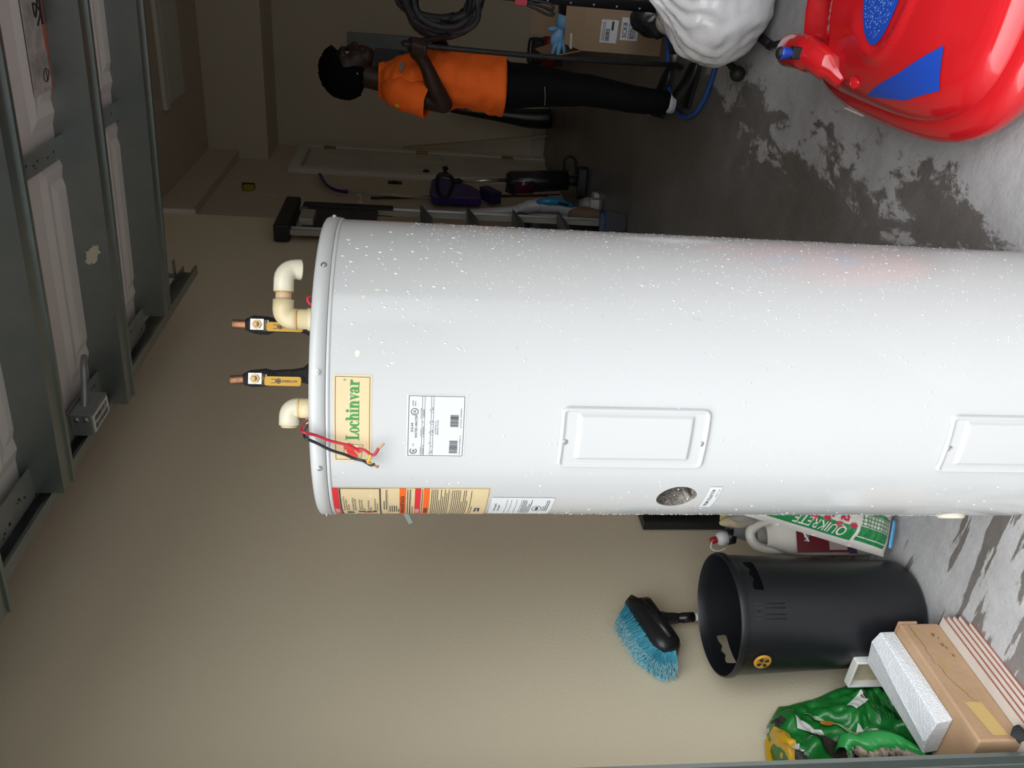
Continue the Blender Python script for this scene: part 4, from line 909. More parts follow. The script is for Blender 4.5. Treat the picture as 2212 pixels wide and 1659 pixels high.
q = MB(); q.tube([J(-.045, .335), J(-.048, .356)], .023, 18); q.build('collar', M_blkp, gj)
q = MB(); q.tube([J(-.048, .352), J(-.052, .372), J(-.054, .382), J(-.055, .386)], [.021, .021, .018, .010], 18); q.build('cap', M_wcap, gj)
q = MB(); q.tube([J(-.054, .384), J(-.058, .400), J(-.060, .405)], [.010, .010, .007], 14); q.build('spout_tip', M_rcap, gj)
q = MB(); q.tube(smooth_path([J(-.060, .402, .005), J(-.080, .408, .01), J(-.088, .390, .012), J(-.080, .362, .012)], 6), .0022, 8); q.build('tether', M_wcap, gj)
J1 = Vector((-1.40, 1.735, 0)); JJ = lambda a, z, b_=0: J1+SR*a+SN*b_+UP*z; JL = lambda a, z, b_=0: JJ(a, z+.045, b_)
wj = thing('white_jug', 'big white jug with a maroon label squeezed beside the trash can', 'jug', tuple(J1+SR*-.01))
M_wj = mat('jug_white', (.74, .70, .62), .35)
jug_body(.19, .10, .305, J1+SR*.01, jm).build('jug_body', M_wj, wj)
q = MB(); q.tube(smooth_path([JJ(-.055, .20), JJ(-.066, .275), JJ(-.055, .325), JJ(-.022, .340), JJ(.0, .32), JJ(.02, .275)], 6), .014, 12); q.build('handle', M_wj, wj)
q = MB(); rect(q, -.085, .035, .085, .185, lambda a, z: JL(a+.01, z, .0515), 6, 4); ml_ = q.build('maroon_label', mat('label_maroon', (.15, .012, .02), .4), wj)
q = MB(); fm = lambda dr: (lambda a, z: JL(a+.01, z, .0515+dr)); rect(q, -.078, .040, .078, .092, fm(.001), 2, 2); q.build('label_panel', mat('label_grey', (.42, .36, .33), .5), ml_)
q = MB(); q.add([fm(.0016)(.004+.030*math.cos(a), .098+.020*math.sin(a)) for a in [2*PI*k/24 for k in range(24)]], [tuple(range(24))]); q.build('label_oval', M_sand, ml_)
q = MB(); text('72', .032, -.012, .087, 'LEFT', .02, 1, fm(.0024), q); text('HE', .022, -.012, .128, 'LEFT', .02, 1, fm(.0016), q); q.build('lettering', M_ink, ml_)
q = MB(); text('HE', .020, -.055, .150, 'LEFT', .02, 1, fm(.0018), q); text('LIQUID', .014, -.02, .152, 'LEFT', .02, 1, fm(.0018), q); q.build('white_lettering', M_wcap, ml_)
q = MB(); rect(q, -.088, .012, .088, .034, lambda a, z: JL(a+.01, z, .0515), 2, 2); q.build('navy_band', mat('label_navy', (.03, .02, .10), .4), wj)
# clear crumpled bag, yellow cloth, orange sponge and white cord heaped on the jugs
def crumple(name, c, rad, m, label, cat, seed, amp=.35, sc=14, n=36, parent=None):
    q = MB(); q.ball((0, 0, 0), rad, n); q.map(lambda p: Vector(c)+p*(1+amp*(abs(nz(p, sc, seed))-.25)+amp*.6*nz(p, sc*.45, seed+1)))
    o = q.build(name, m); 
    if label: tag(o, label, cat)
    return o
M_clear = mat('clear_film', (.82, .84, .82), .12, trans=.6, alpha=.42, ior=1.15, spec=.8)
crumple('plastic_bag', JJ(.045, .345, .02), (.046, .040, .060), M_clear, 'crumpled clear plastic bag heaped on top of the white jug', 'plastic bag', 3, .55, 26, 44)
crumple('paper_wrapper', JJ(.012, .355, -.04), (.016, .018, .050), mat('wrapper_tan', (.52, .42, .28), .6, var=(20, .5, (.36, .28, .18))), 'tan paper wrapper sticking up beside the clear plastic bag', 'wrapper', 5, .5, 22)
crumple('yellow_cloth', J(.022, .372, .05), (.036, .03, .014), mat('cloth_yellow', (.66, .60, .22), .8), 'pale yellow cloth draped on top of the grey jug', 'cloth', 7, .6, 34)
crumple('orange_sponge', JJ(.095, .285, .0), (.036, .024, .026), mat('sponge_orange', (.56, .20, .03), .8, var=(40, .5, (.40, .15, .05))), 'orange sponge wedged between the white jug and the sand bag', 'sponge', 8, .2, 20)
q = MB(); cpts = [(-.045, .155), (-.01, .172), (.015, .160), (.035, .155), (.05, .140), (.03, .128), (.0, .145), (.02, .165), (.045, .150), (.06, .120), (.045, .105), (.035, .120), (.055, .132), (.068, .112), (.058, .095), (.045, .108), (.06, .120)]
q.tube(smooth_path([JL(a, z, .060+.004*(i % 3)) for i, (a, z) in enumerate(cpts)], 6), .0034, 8); tag(q.build('extension_cord', mat('cord_white', (.72, .71, .68), .5)), 'tangled white cord hanging in front of the maroon jug label', 'cord')
bp_ = thing('framed_board', 'black framed panel leaning on the wall behind the water heater', 'panel', (-1.655, 2.4, 0))
MB().bounds((-1.668, 2.055, 0.0), (-1.650, 2.80, .52)).build('panel_sheet', mat('panel_navy', (.012, .013, .02), .25), bp_)
for (a, b_) in (((2.05, 0), (2.075, .525)), ((2.78, 0), (2.805, .525)), ((2.075, .50), (2.78, .525)), ((2.075, 0), (2.78, .025))): MB().bounds((-1.674, a[0], a[1]), (-1.640, b_[0], b_[1])).build('frame_bar', M_blkp, bp_, bevel=.003)
# ------------------------------------------------------------------ back of the garage
M_alu = mat('aluminium', (.52, .53, .52), .35, .9, bump=(60, .05)); M_dark = mat('dark_rubber', (.012, .012, .014), .55)
# electrical panel on the back wall
ep = thing('electrical_panel', 'grey steel electrical panel on the back wall behind the worker', 'electrical panel', (-1.10, YB-.04, 1.2))
MB().bounds((-1.33, YB-.055, 1.14), (-.945, YB, 1.905)).build('panel_box', mat('panel_grey', (.20, .22, .235), .4, .3), ep, bevel=.006)
MB().bounds((-1.29, YB-.062, 1.18), (-1.06, YB-.055, 1.66)).build('panel_door', mat('panel_door_grey', (.085, .09, .10), .4, .3), ep, bevel=.003)
MB().bounds((-1.09, YB-.068, 1.38), (-1.075, YB-.062, 1.44)).build('latch', M_blkp, ep, bevel=.002)
# wooden stick leaning in the corner
q = MB(); q.box((-1.834, 8.10, .70), (.018, .018, 1.40), frame((1, 0, .148), (0, .06, 1)).to_3x3() if False else Matrix.Rotation(R(-8.5), 3, 'Y') @ Matrix.Rotation(R(-2.5), 3, 'X'))
tag(q.build('wooden_stick', mat('raw_pine', (.48, .34, .19), .7, var=(30, .4, (.36, .24, .12))), bevel=.002), 'thin raw wooden stick leaning on the back wall near the house door', 'stick')
# folded step ladder against the left wall
ld = thing('step_ladder', 'folded aluminium and black step ladder standing against the left wall', 'ladder', (-1.62, 4.86, 0))
XL = -1.625
for yy_ in (4.66, 5.10):
    q = MB(); q.bounds((XL-.012, yy_-.033, .02), (XL+.012, yy_+.033, 2.0)); q.bounds((XL+.012, yy_-.033, .02), (XL+.020, yy_-.026, 2.0)); q.bounds((XL+.012, yy_+.026, .02), (XL+.020, yy_+.033, 2.0)); q.build('side_rail', M_alu, ld)
    MB().bounds((XL-.03, yy_-.04, 0), (XL+.03, yy_+.04, .05)).build('rubber_foot', M_dark, ld, bevel=.004)
for z in (.34, .63, .92, 1.21): 
    q = MB(); q.add([(XL-.01, 4.69, z+.03), (XL+.075, 4.69, z+.03), (XL-.01, 4.69, z-.05), (XL-.01, 5.07, z+.03), (XL+.075, 5.07, z+.03), (XL-.01, 5.07, z-.05)], [(0, 1, 2), (5, 4, 3), (0, 3, 4, 1), (1, 4, 5, 2), (2, 5, 3, 0)]); q.build('step', mat('step_grey', (.20, .20, .20), .5, .4), ld, bevel=.003)
q = MB(); q.bounds((XL-.045, 4.60, 1.98), (XL+.055, 5.16, 2.07)); q.build('top_cap', M_dark, ld, bevel=.012)
q = MB(); q.bounds((XL-.02, 5.07, 1.41), (XL+.032, 5.145, 1.96)); q.build('rail_cover', M_dark, ld, bevel=.006)
q = MB(); q.bounds((XL-.005, 4.70, 1.50), (XL+.022, 5.07, 1.93)); q.build('tool_tray', mat('tray_navy', (.014, .015, .022), .4), ld, bevel=.01)
q = MB(); q.bounds((XL-.005, 4.72, 1.86), (XL+.06, 4.90, 1.94)); q.build('tray_plate', mat('tray_silver', (.45, .44, .40), .5, .4), ld, bevel=.004)
# items hung and stood in the recess
XW = XF
hk = MB(); hk.lathe([(.0001, .012), (.016, .011), (.02, .004), (.02, 0)], 14, (XW, 6.50, 1.70), RY(90)); hk.tube(smooth_path([(XW+.01, 6.50, 1.70), (XW+.05, 6.50, 1.695), (XW+.06, 6.50, 1.72)]), .006, 8); tag(hk.build('wall_hook', M_trim), 'small wall hook holding the purple dustpan handle', 'hook')
dp = thing('dustpan', 'purple long-handled dustpan hanging on the rear left wall', 'dustpan', (-1.96, 6.7, .7)); M_pur = mat('plastic_purple', (.05, .02, .19), .4)
q = MB(); q.tube(smooth_path([(-1.95, 7.08, 2.07), (-1.95, 6.84, 2.01), (-1.95, 6.68, 1.94), (-1.95, 6.61, 1.87), (-1.95, 6.60, 1.80)]), [.008]+[.018]*20+[.02]*4, 10, flat=.7); q.build('handle_grip', M_pur, dp)
q = MB(); q.tube([(-1.95, 6.60, 1.82), (-1.95, 6.54, 1.13)], .011, 10); q.build('handle_pole', mat('pole_grey', (.50, .48, .44), .4, .2), dp)
q = MB(); pts = [(6.44, 1.13), (6.60, 1.15), (6.92, 1.13), (7.02, 1.06), (6.97, .98), (6.80, .80), (6.66, .74), (6.46, .74)]
q.add([(x, a, z) for x in (-1.968, -1.90) for (a, z) in pts], [tuple(range(8)), tuple(reversed(range(8, 16)))]+[(i, (i+1) % 8, 8+(i+1) % 8, 8+i) for i in range(8)]); q.build('scoop', M_pur, dp, bevel=.01, weld=True)
q = MB(); q.box((-1.91, 6.58, .66), (.10, .20, .09), RX(28)); q.build('scoop_lip', mat('plastic_purple_dark', (.035, .02, .12), .5), dp, bevel=.008)
q = MB(); q.tube([(-1.987, 6.59, 1.62), (-1.985, 6.95, .02)], .010, 8); tag(q.build('brown_rod', mat('rod_brown', (.12, .035, .022), .5)), 'thin red-brown rod leaning on the rear left wall behind the vacuum', 'rod')
tm_ = thing('tape_measure', 'yellow and black tape measure hanging high on the rear left wall', 'tape measure', (-1.98, 6.68, 2.5))
q = MB(); q.rbox((-1.978, 6.67, 2.585), (.075, .085, .04), .02, frame((0, 1, 0), (0, 0, 1))); q.build('case', mat('tape_yellow', (.40, .30, .02), .4), tm_, bevel=.004)
q = MB(); q.rbox((-1.976, 6.705, 2.59), (.03, .10, .046), .012, frame((0, 1, 0), (0, 0, 1))); q.build('grip', M_dark, tm_, bevel=.004)
q = MB(); q.bounds((-1.999, 6.55, 2.36), (-1.997, 6.565, 2.47)); q.build('blade_end', M_trim, tm_)
# stick vacuum, black and maroon
vc = thing('stick_vacuum', 'black and maroon upright vacuum with a silver tube near the house door', 'vacuum', (-1.60, 6.05, 0)); YV = 6.05
q = MB(); q.tube(smooth_path([(-1.66, YV, 1.00), (-1.63, YV, 1.02), (-1.625, YV, 1.09), (-1.66, YV, 1.11), (-1.75, YV, 1.10), (-1.79, YV, 1.06), (-1.77, YV, 1.02), (-1.67, YV, .99)], 5), .016, 10); q.build('loop_handle', M_dark, vc)
q = MB(); q.tube([(-1.67, YV, 1.0), (-1.664, YV, .94)], .022, 12); q.build('coupling', M_dark, vc)
q = MB(); q.tube([(-1.665, YV, .95), (-1.636, YV, .58)], .0135, 12); q.build('tube', mat('tube_silver', (.62, .62, .63), .25, .9), vc)
q = MB(); q.tube([(-1.650, YV, .60), (-1.648, YV, .57), (-1.632, YV, .35), (-1.612, YV, .14)], [.060, .080, .080, .072], 22); q.build('body', mat('vac_black', (.012, .012, .016), .25), vc)
q = MB(); q.tube([(-1.660, YV-.012, .54), (-1.650, YV-.012, .40)], [.0745, .0745], 22); q.build('dust_cup', mat('vac_maroon', (.07, .01, .035), .2), vc)
q = MB(); q.tube([(-1.70, YV-.01, .60), (-1.715, YV-.01, .52)], [.02, .035], 12); q.build('release_lever', M_dark, vc)
q = MB(); q.rbox((-1.62, YV-.03, .045), (.24, .14, .075), .03, RZ(12)); q.build('floor_head', mat('vac_black', (.012, .012, .016), .25), vc, bevel=.012)
q = MB(); q.tube([(-1.612, YV, .16), (-1.612, YV-.02, .06)], [.04, .035], 14); q.build('swivel', M_dark, vc)
q = MB(); q.tube(smooth_path([(-1.55, YV, .17), (-1.47, YV, .18), (-1.435, YV, .145), (-1.46, YV, .10), (-1.53, YV, .085), (-1.57, YV, .09)], 6), .010, 8); q.build('cord_loop', M_dark, vc)
# steam mop
sm_ = thing('steam_mop', 'white steam mop with blue trim propped beside the ladder', 'steam mop', (-1.70, 5.56, 0)); YM = 5.56; M_mw = mat('mop_white', (.56, .55, .60), .3)
q = MB(); q.tube(smooth_path([(-1.752, YM, 1.0), (-1.735, YM, .78), (-1.72, YM, .62), (-1.705, YM, .54)], 5), [.006, .012, .018, .022, .026, .028, .030, .031, .032, .032, .033, .033, .034, .035, .036, .036][:16], 14); q.build('upper_body', M_mw, sm_)
q = MB(); q.tube(smooth_path([(-1.705, YM, .56), (-1.68, YM, .48), (-1.665, YM, .40), (-1.665, YM, .30), (-1.69, YM, .20), (-1.71, YM, .05)], 5), [.036]*4+[.045]*6+[.055]*6+[.05]*5+[.03]*5, 16); q.build('lower_body', M_mw, sm_)
q = MB(); q.tube(smooth_path([(-1.645, YM-.02, .44), (-1.628, YM-.03, .36), (-1.632, YM-.03, .27), (-1.66, YM-.025, .18)], 5), [.012, .018, .024, .028, .03, .032, .032, .03, .03, .028, .026, .024, .02, .018, .014, .01], 12); q.build('blue_trim', mat('mop_blue', (.02, .22, .42), .35), sm_)
q = MB(); q.tube(smooth_path([(-1.622, YM-.048, .33), (-1.630, YM-.05, .27), (-1.645, YM-.045, .22)], 5), [.010]*11, 10); q.build('control_panel', M_dark, sm_)
q = MB(); q.rbox((-1.71, YM, .022), (.30, .11, .04), .03, RZ(5)); q.build('mop_head', M_mw, sm_, bevel=.008)
for k in range(3):
    q = MB(); q.tube(smooth_path([(-1.725, YM-.05, .50), (-1.74+.012*k, YM-.062, .36), (-1.75+.014*k, YM-.06, .20)], 5), .007, 8); q.build('power_cord', M_mw, sm_)
# hand vacuum, paper bag, jar, small blue bin
hv = thing('hand_vacuum', 'blue and grey hand vacuum standing between ladder and steam mop', 'hand vacuum', (-1.71, 5.28, 0)); YH = 5.28
q = MB(); q.tube(smooth_path([(-1.67, YH, .615), (-1.685, YH, .58), (-1.70, YH, .54), (-1.705, YH, .50)], 4), [.022, .034, .042, .046, .05, .052, .054, .054, .054, .054, .054, .054, .054][:13], 16); q.build('blue_housing', mat('vac_blue', (.015, .05, .16), .35), hv)
q = MB(); q.tube([(-1.703, YH, .51), (-1.708, YH, .44)], [.054, .056], 18); q.build('collar', mat('vac_grey', (.20, .20, .20), .4), hv)
q = MB(); q.tube([(-1.708, YH, .44), (-1.72, YH, .25), (-1.73, YH, .002)], [.055, .060, .05], 18); q.build('canister', mat('canister_smoke', (.07, .07, .072), .2), hv)
crumple('paper_bag', (-1.62, 5.225, .140), (.055, .045, .135), mat('paper_brown', (.18, .11, .07), .8), 'crumpled brown paper bag standing by the foot of the ladder', 'paper bag', 31, .35, 12, 28)
jr = thing('glass_jar', 'clear glass jar with a yellow label on the floor', 'jar', (-1.61, 5.44, 0)); jc = (-1.612, 5.44, 0)
q = MB(); q.lathe([(.0001, .002), (.045, .002), (.052, .012), (.052, .115), (.046, .128), (.040, .132), (.040, .150), (.036, .150), (.036, .132), (.047, .115), (.047, .012), (.0001, .008)], 26, jc); q.build('jar_glass', mat('jar_glass', (.80, .82, .80), .05, trans=.8, alpha=.6, ior=1.45), jr)
q = MB(); q.lathe([(.0525, .03), (.0525, .085)], 12, jc, None, True, 225, 330); q.build('jar_label', mat('jar_label', (.50, .50, .46), .5), jr)
q = MB(); q.lathe([(.053, .02), (.053, .055)], 10, jc, None, True, 190, 240); q.build('yellow_sticker', mat('jar_yellow', (.60, .58, .05), .5), jr)
bbn = thing('small_bin', 'small dark bin with a blue rim on the floor at the ladder', 'bin', (-1.515, 4.77, 0)); bbm = Matrix.Rotation(R(20), 3, 'Z')
q = MB(); q.add([tuple(bbm @ Vector((x*k, y*k, z))+Vector((-1.515, 4.77, 0))) for (z, k) in ((.003, .75), (.14, 1.0), (.14, .93), (.01, .70)) for (x, y) in ((-.065, -.06), (.065, -.06), (.065, .06), (-.065, .06))], [(3, 2, 1, 0)]+[(4*r+i, 4*r+(i+1) % 4, 4*r+4+(i+1) % 4, 4*r+4+i) for r in range(3) for i in range(4)]+[(12, 13, 14, 15)]); q.build('bin_body', mat('bin_charcoal', (.035, .035, .045), .4), bbn, bevel=.006, weld=True)
q = MB(); rp_ = [bbm @ Vector((x, y, .142))+Vector((-1.515, 4.77, 0)) for (x, y) in ((-.067, -.062), (.067, -.062), (.067, .062), (-.067, .062), (-.067, -.062))]; q.tube(rp_, .006, 8); q.build('blue_rim', mat('rim_blue', (.02, .06, .22), .4), bbn)
# tall black bag against the back wall
q = MB(); q.tube(smooth_path([(-1.53, 7.98, .98), (-1.525, 7.97, .80), (-1.54, 7.95, .45), (-1.55, 7.93, .18), (-1.535, 7.92, .01)], 5), [.012, .02, .028, .034, .04, .044, .05, .055, .06, .064, .07, .074, .08, .085, .088, .09, .092, .094, .094, .09, .088], 16)
tag(q.build('black_bag', mat('black_vinyl', (.010, .010, .012), .3)), 'tall narrow black bag standing against the back wall behind the worker', 'bag')
# red and black machine on the floor by the back wall
cm = thing('air_compressor', 'small red and black machine on the floor by the back wall', 'machine', (-.93, 7.72, 0))
q = MB(); q.tube([(-1.06, 7.72, .12), (-1.04, 7.72, .12), (-.82, 7.72, .12), (-.80, 7.72, .12)], [.05, .075, .075, .05], 18); q.build('tank', mat('machine_red', (.22, .012, .014), .35), cm)
q = MB(); q.rbox((-.93, 7.72, .23), (.20, .13, .09), .03); q.build('motor_cover', M_dark, cm, bevel=.01)
q = MB(); q.tube(smooth_path([(-1.03, 7.72, .20), (-1.03, 7.72, .28), (-1.0, 7.72, .30), (-.86, 7.72, .30), (-.83, 7.72, .28), (-.83, 7.72, .20)], 4), .012, 8); q.build('carry_handle', M_dark, cm)
for x in (-1.02, -.84): MB().bounds((x-.02, 7.66, 0), (x+.02, 7.78, .055)).build('foot', M_dark, cm)
# open carton with shipping labels
ct_ = thing('shipping_carton', 'open cardboard shipping carton with two white labels behind the worker', 'cardboard box', (-.2, 4.85, 0)); M_kr = mat('cardboard_dry', (.34, .235, .15), .8, var=(6, .4, (.28, .19, .115)), bump=(80, .06))
cx0, cx1, cy0, cy1, cz = -.535, .12, 4.60, 5.10, .425
for (a, b_) in (((cx0, cy0, 0), (cx1, cy0+.005, cz)), ((cx0, cy1-.005, 0), (cx1, cy1, cz)), ((cx0, cy0+.005, 0), (cx0+.005, cy1-.005, cz)), ((cx1-.005, cy0+.005, 0), (cx1, cy1-.005, cz))): MB().bounds(a, b_).build('carton_wall', M_kr, ct_)
MB().bounds((cx0+.005, cy0+.005, 0), (cx1-.005, cy1-.005, .005)).build('carton_floor', M_kr, ct_)
for (pts) in ([(cx0, cy0, cz), (cx1, cy0, cz), (cx1, cy0-.02, cz+.12), (cx0+.03, cy0-.02, cz+.10)], [(cx0, cy1, cz), (cx1, cy1, cz), (cx1, cy1+.10, cz+.20), (cx0, cy1+.10, cz+.20)], [(cx0, cy0, cz), (cx0, cy1, cz), (cx0-.07, cy1, cz+.18), (cx0-.05, cy0+.04, cz+.17)]):
    q = MB(); q.add(pts, [(0, 1, 2, 3)]); q.build('carton_flap', M_kr, ct_, solid=.005)
def clabel(x0, x1, z0, z1, seed, big):
    g_ = lambda dr: (lambda x, z: (x, cy0-dr, z)); q = MB(); rect(q, x0, z0, x1, z1, g_(.001)); o = q.build('shipping_label', mat('label_dim_white', (.66, .67, .70), .5), ct_)
    q = MB(); f_ = g_(.0018); w_, h_ = x1-x0, z1-z0
    if big: text('SCK8', .034, x0+.10*w_, z1-.032, 'LEFT', .01, .95, f_, q); barcode(q, x0+.08*w_, z0+.25*h_, x1-.06*w_, z0+.42*h_, f_, 5); textlines(q, x0+.08*w_, x1-.2*w_, z1-.046, 2, .009, .004, f_, 4); textlines(q, x0+.1*w_, x1-.2*w_, z0+.02, 2, .008, .003, f_, 6)
    else: barcode(q, x0+.08*w_, z0+.45*h_, x0+.62*w_, z0+.70*h_, f_, 3); rect(q, x0+.55*w_, z0+.25*h_, x1-.06*w_, z0+.38*h_, f_); textlines(q, x0+.08*w_, x1-.1*w_, z1-.012, 2, .008, .003, f_, 14); rect(q, x0, z0+.74*h_, x1, z0+.75*h_, f_)
    q.build('label_print', M_ink, o)
clabel(-.487, -.375, .245, .335, 1, False); clabel(-.468, -.358, .135, .228, 2, True)
q = MB(); q.box((-.49, cy0-.022, .49), (.075, .002, .012), RY(-4)); q.build('tape_strip', mat('tape_pale', (.60, .52, .46), .4), ct_)
crumple('black_liner', (-.22, 4.86, .44), (.27, .20, .10), M_dark, 'black plastic liner bulging out of the open shipping carton', 'bag', 41, .5, 9, 30)
# blue glove draped over the carton
gv = thing('rubber_glove', 'light blue rubber glove lying on the open shipping carton', 'glove', (-.46, 4.62, .50)); M_gl = mat('nitrile_blue', (.16, .36, .58), .5)
q = MB(); q.ball((-.475, 4.635, .545), (.052, .022, .040), 18); q.map(lambda p: p+Vector((nz(p, 26, 1), 0, nz(p, 26, 2)))*.02); q.build('palm', M_gl, gv)
for (a, b_, r) in (((-.50, .555), (-.565, .575), .013), ((-.50, .535), (-.575, .545), .013), ((-.49, .52), (-.555, .510), .012), ((-.47, .515), (-.525, .478), .012), ((-.44, .565), (-.445, .61), .013)):
    q = MB(); q.tube(smooth_path([(a[0], 4.63, a[1]), ((a[0]+b_[0])/2, 4.615, (a[1]+b_[1])/2+.004), (b_[0], 4.62, b_[1])], 4), [r, r, r*1.02, r, r*.95, r*.9, r*.85, r*.75, r*.5], 10); q.build('finger', M_gl, gv)
q = MB(); q.tube([(-.44, 4.635, .54), (-.40, 4.635, .535), (-.375, 4.635, .53)], [.034, .036, .040], 14, flat=.5); q.build('cuff', M_gl, gv)
# white rubbish bag, equipment stand, odds and ends around it
q = MB(); q.ball((0, 0, 0), (.235, .20, .20), 90)
def wb(p):
    t = math.atan2(p.y, p.x); d = p.normalized(); r = 1+.10*nz(d, 1.8, 51)+.035*(1-2*abs(nz(d, 4, 52)))+.05*max(0, d.z+.15)*math.sin(17*t+5*nz(d, 2.5, 53))+.014*(1-2*abs(nz(d, 11, 54)))
    k = max(0, d.z-.72)/.28; p = p*r; p = Vector((p.x*(1-.55*k), p.y*(1-.55*k), p.z+.05*k)); return p+Vector((-.150, 3.20, .212)) if p.z > -.177 else Vector((p.x-.150, p.y+3.20, .035))
q.map(wb); tag(q.build('white_trash_bag', mat('bag_white_film', (.86, .85, .87), .22, var=(8, .3, (.74, .69, .68)), bump=(35, .2))), 'bulging white plastic rubbish bag on the floor left of the red toy car', 'plastic bag')
M_stl = mat('stand_black_steel', (.016, .016, .018), .35, .4)
es_ = thing('equipment_stand', 'black steel equipment stand with a drilled post behind the white bag', 'stand', (-.25, 3.6, 0))
q = MB(); q.tube([(-.235, 3.62, .015), (-.235, 3.62, 1.75)], .021, 16); q.build('post', M_stl, es_)
for k in range(16):
    z = .30+.095*k; q = MB(); q.lathe([(.0001, .0015), (.0052, .001), (.0052, 0)], 10, (-.235-.0205*math.sin(R(24)), 3.62-.0205*math.cos(R(24)), z), along((-math.sin(R(24)), -math.cos(R(24)), 0))); q.build('post_hole', mat('hole_grey', (.22, .22, .23), .4), es_)
q = MB(); q.tube([(-.235, 3.62, .017), (-.295, 3.10, .017)], .016, 12); q.build('base_bar', M_stl, es_)
q = MB(); q.tube([(-.300, 3.12, .017), (-.212, 2.69, .017)], .015, 4, smooth=False); q.build('base_bar', M_stl, es_)
q = MB(); q.tube([(-.215, 2.685, .018), (.30, 2.62, .018)], .017, 4, smooth=False); q.build('base_bar', M_stl, es_)
q = MB(); q.tube([(-.235, 3.62, .017), (.35, 3.72, .017)], .016, 12); q.build('base_bar', M_stl, es_)
q = MB(); q.tube([(-.395, 3.53, .028), (-.425, 3.36, .028)], .014, 12); kn = thing('ball_end_rod', 'short black rod with a round ball end on the floor beside the white bag', 'rod', (-.42, 3.4, 0)); q.build('shaft', M_dark, kn)
q = MB(); q.ball((-.430, 3.335, .031), .030, 20); q.build('ball_end', M_dark, kn)
pr_ = thing('loop_tool', 'hand tool with black loop handles and a red head hanging on the drilled post', 'tool', (-.27, 3.58, .74))
q = MB(); q.tube(smooth_path([(-.262, 3.58, .86), (-.275, 3.575, .82), (-.292, 3.575, .77), (-.288, 3.575, .748), (-.270, 3.575, .78), (-.252, 3.58, .85)], 5), .0055, 8); q.build('loop_handle', M_dark, pr_)
q = MB(); q.tube(smooth_path([(-.250, 3.58, .86), (-.262, 3.57, .80), (-.270, 3.57, .755), (-.25, 3.57, .77), (-.244, 3.58, .85)], 5), .005, 8); q.build('loop_handle', M_dark, pr_)
q = MB(); q.rbox((-.252, 3.575, .885), (.028, .05, .014), .006, frame((1, 0, 0), (0, 0, 1))); q.build('head', mat('tool_red', (.42, .02, .05), .4), pr_, bevel=.002)
crumple('black_plastic_bag', (-.33, 4.34, .125), (.085, .10, .115), mat('film_black', (.02, .02, .024), .2), 'shiny black plastic bag on the floor in front of the shipping carton', 'plastic bag', 61, .4, 14, 30)
q = MB(); q.ball((-.315, 3.98, .155), (.055, .055, .062), 22); q.map(lambda p: Vector((p.x, p.y, max(p.z, .095)))); kb_ = q.build('beige_ball', mat('ball_beige', (.50, .46, .42), .5)); tag(kb_, 'beige ball peeking out between the white bag and the carton', 'ball')
q = MB(); q.rbox((-.30, 3.98, .047), (.15, .12, .09), .01); tag(q.build('tool_case', M_dark, bevel=.004), 'low black tool case under the beige ball', 'case')
sg = thing('spray_gun', 'black and red pressure spray gun with a brass tip on the floor', 'spray gun', (-.46, 4.2, 0))
q = MB(); q.rbox((-.42, 4.18, .045), (.10, .045, .05), .012, RZ(-20)); q.build('gun_body', M_dark, sg, bevel=.005)
q = MB(); q.tube([(-.40, 4.16, .05), (-.375, 4.15, .10)], [.018, .016], 10); q.build('trigger_grip', mat('gun_red', (.30, .015, .02), .4), sg)
q = MB(); q.tube([(-.46, 4.19, .04), (-.50, 4.205, .03)], .012, 12); q.build('nozzle', mat('nozzle_grey', (.45, .45, .46), .4), sg)
q = MB(); q.tube([(-.498, 4.204, .03), (-.515, 4.21, .027)], [.010, .007], 12); q.build('brass_tip', mat('brass_bright', (.65, .38, .08), .3, .9), sg)
q = MB(); q.tube(smooth_path([(-.42, 4.50, .012), (-.475, 4.42, .012), (-.566, 4.36, .012), (-.66, 4.26, .012), (-.717, 4.12, .012), (-.725, 3.98, .012), (-.695, 3.86, .012), (-.63, 3.755, .012), (-.53, 3.685, .012), (-.445, 3.665, .012), (-.33, 3.69, .012), (-.22, 3.75, .012)], 6), .011, 12); tag(q.build('blue_hose', mat('hose_blue', (.02, .09, .36), .3)), 'bright blue hose looping over the wet floor by the worker\'s shoes', 'hose')
# ------------------------------------------------------------------ the worker
PX = Vector((-.655, 4.08, 0))
M_skin = mat('skin_dark', (.030, .015, .011), .45, var=(14, .3, (.042, .020, .014)), spec=.3); M_hair = mat('hair_black', (.004, .0035, .0035), .9, spec=.1)
M_shirt = mat('shirt_orange', (1.0, .15, .008), .8, bump=(120, .12)); M_trou = mat('trousers_black', (.004, .004, .0055), .8, bump=(70, .2), spec=.12); M_shoe = mat('shoe_black', (.006, .006, .007), .3, spec=.4); M_sock = mat('sock_white', (.62, .60, .66), .8)
def cap(q, a, b_, r0, r1=None, n=12):
    """tapered capsule"""
    r1 = r0 if r1 is None else r1; a, b_ = Vector(a), Vector(b_); d = (b_-a); L_ = max(d.length, 1e-5); m_ = along(d); prof = []
    for k in range(6): t = PI/2*(1-k/5); prof.append((max(r0*math.cos(t), .0001), -r0*math.sin(t)))
    for k in range(6): t = PI/2*k/5; prof.append((max(r1*math.cos(t), .0001), L_+r1*math.sin(t)))
    q.lathe(prof, n, a, m_)
def chain(q, pts, rs):
    for i in range(len(pts)-1): cap(q, pts[i], pts[i+1], rs[i], rs[i+1])
q = MB()
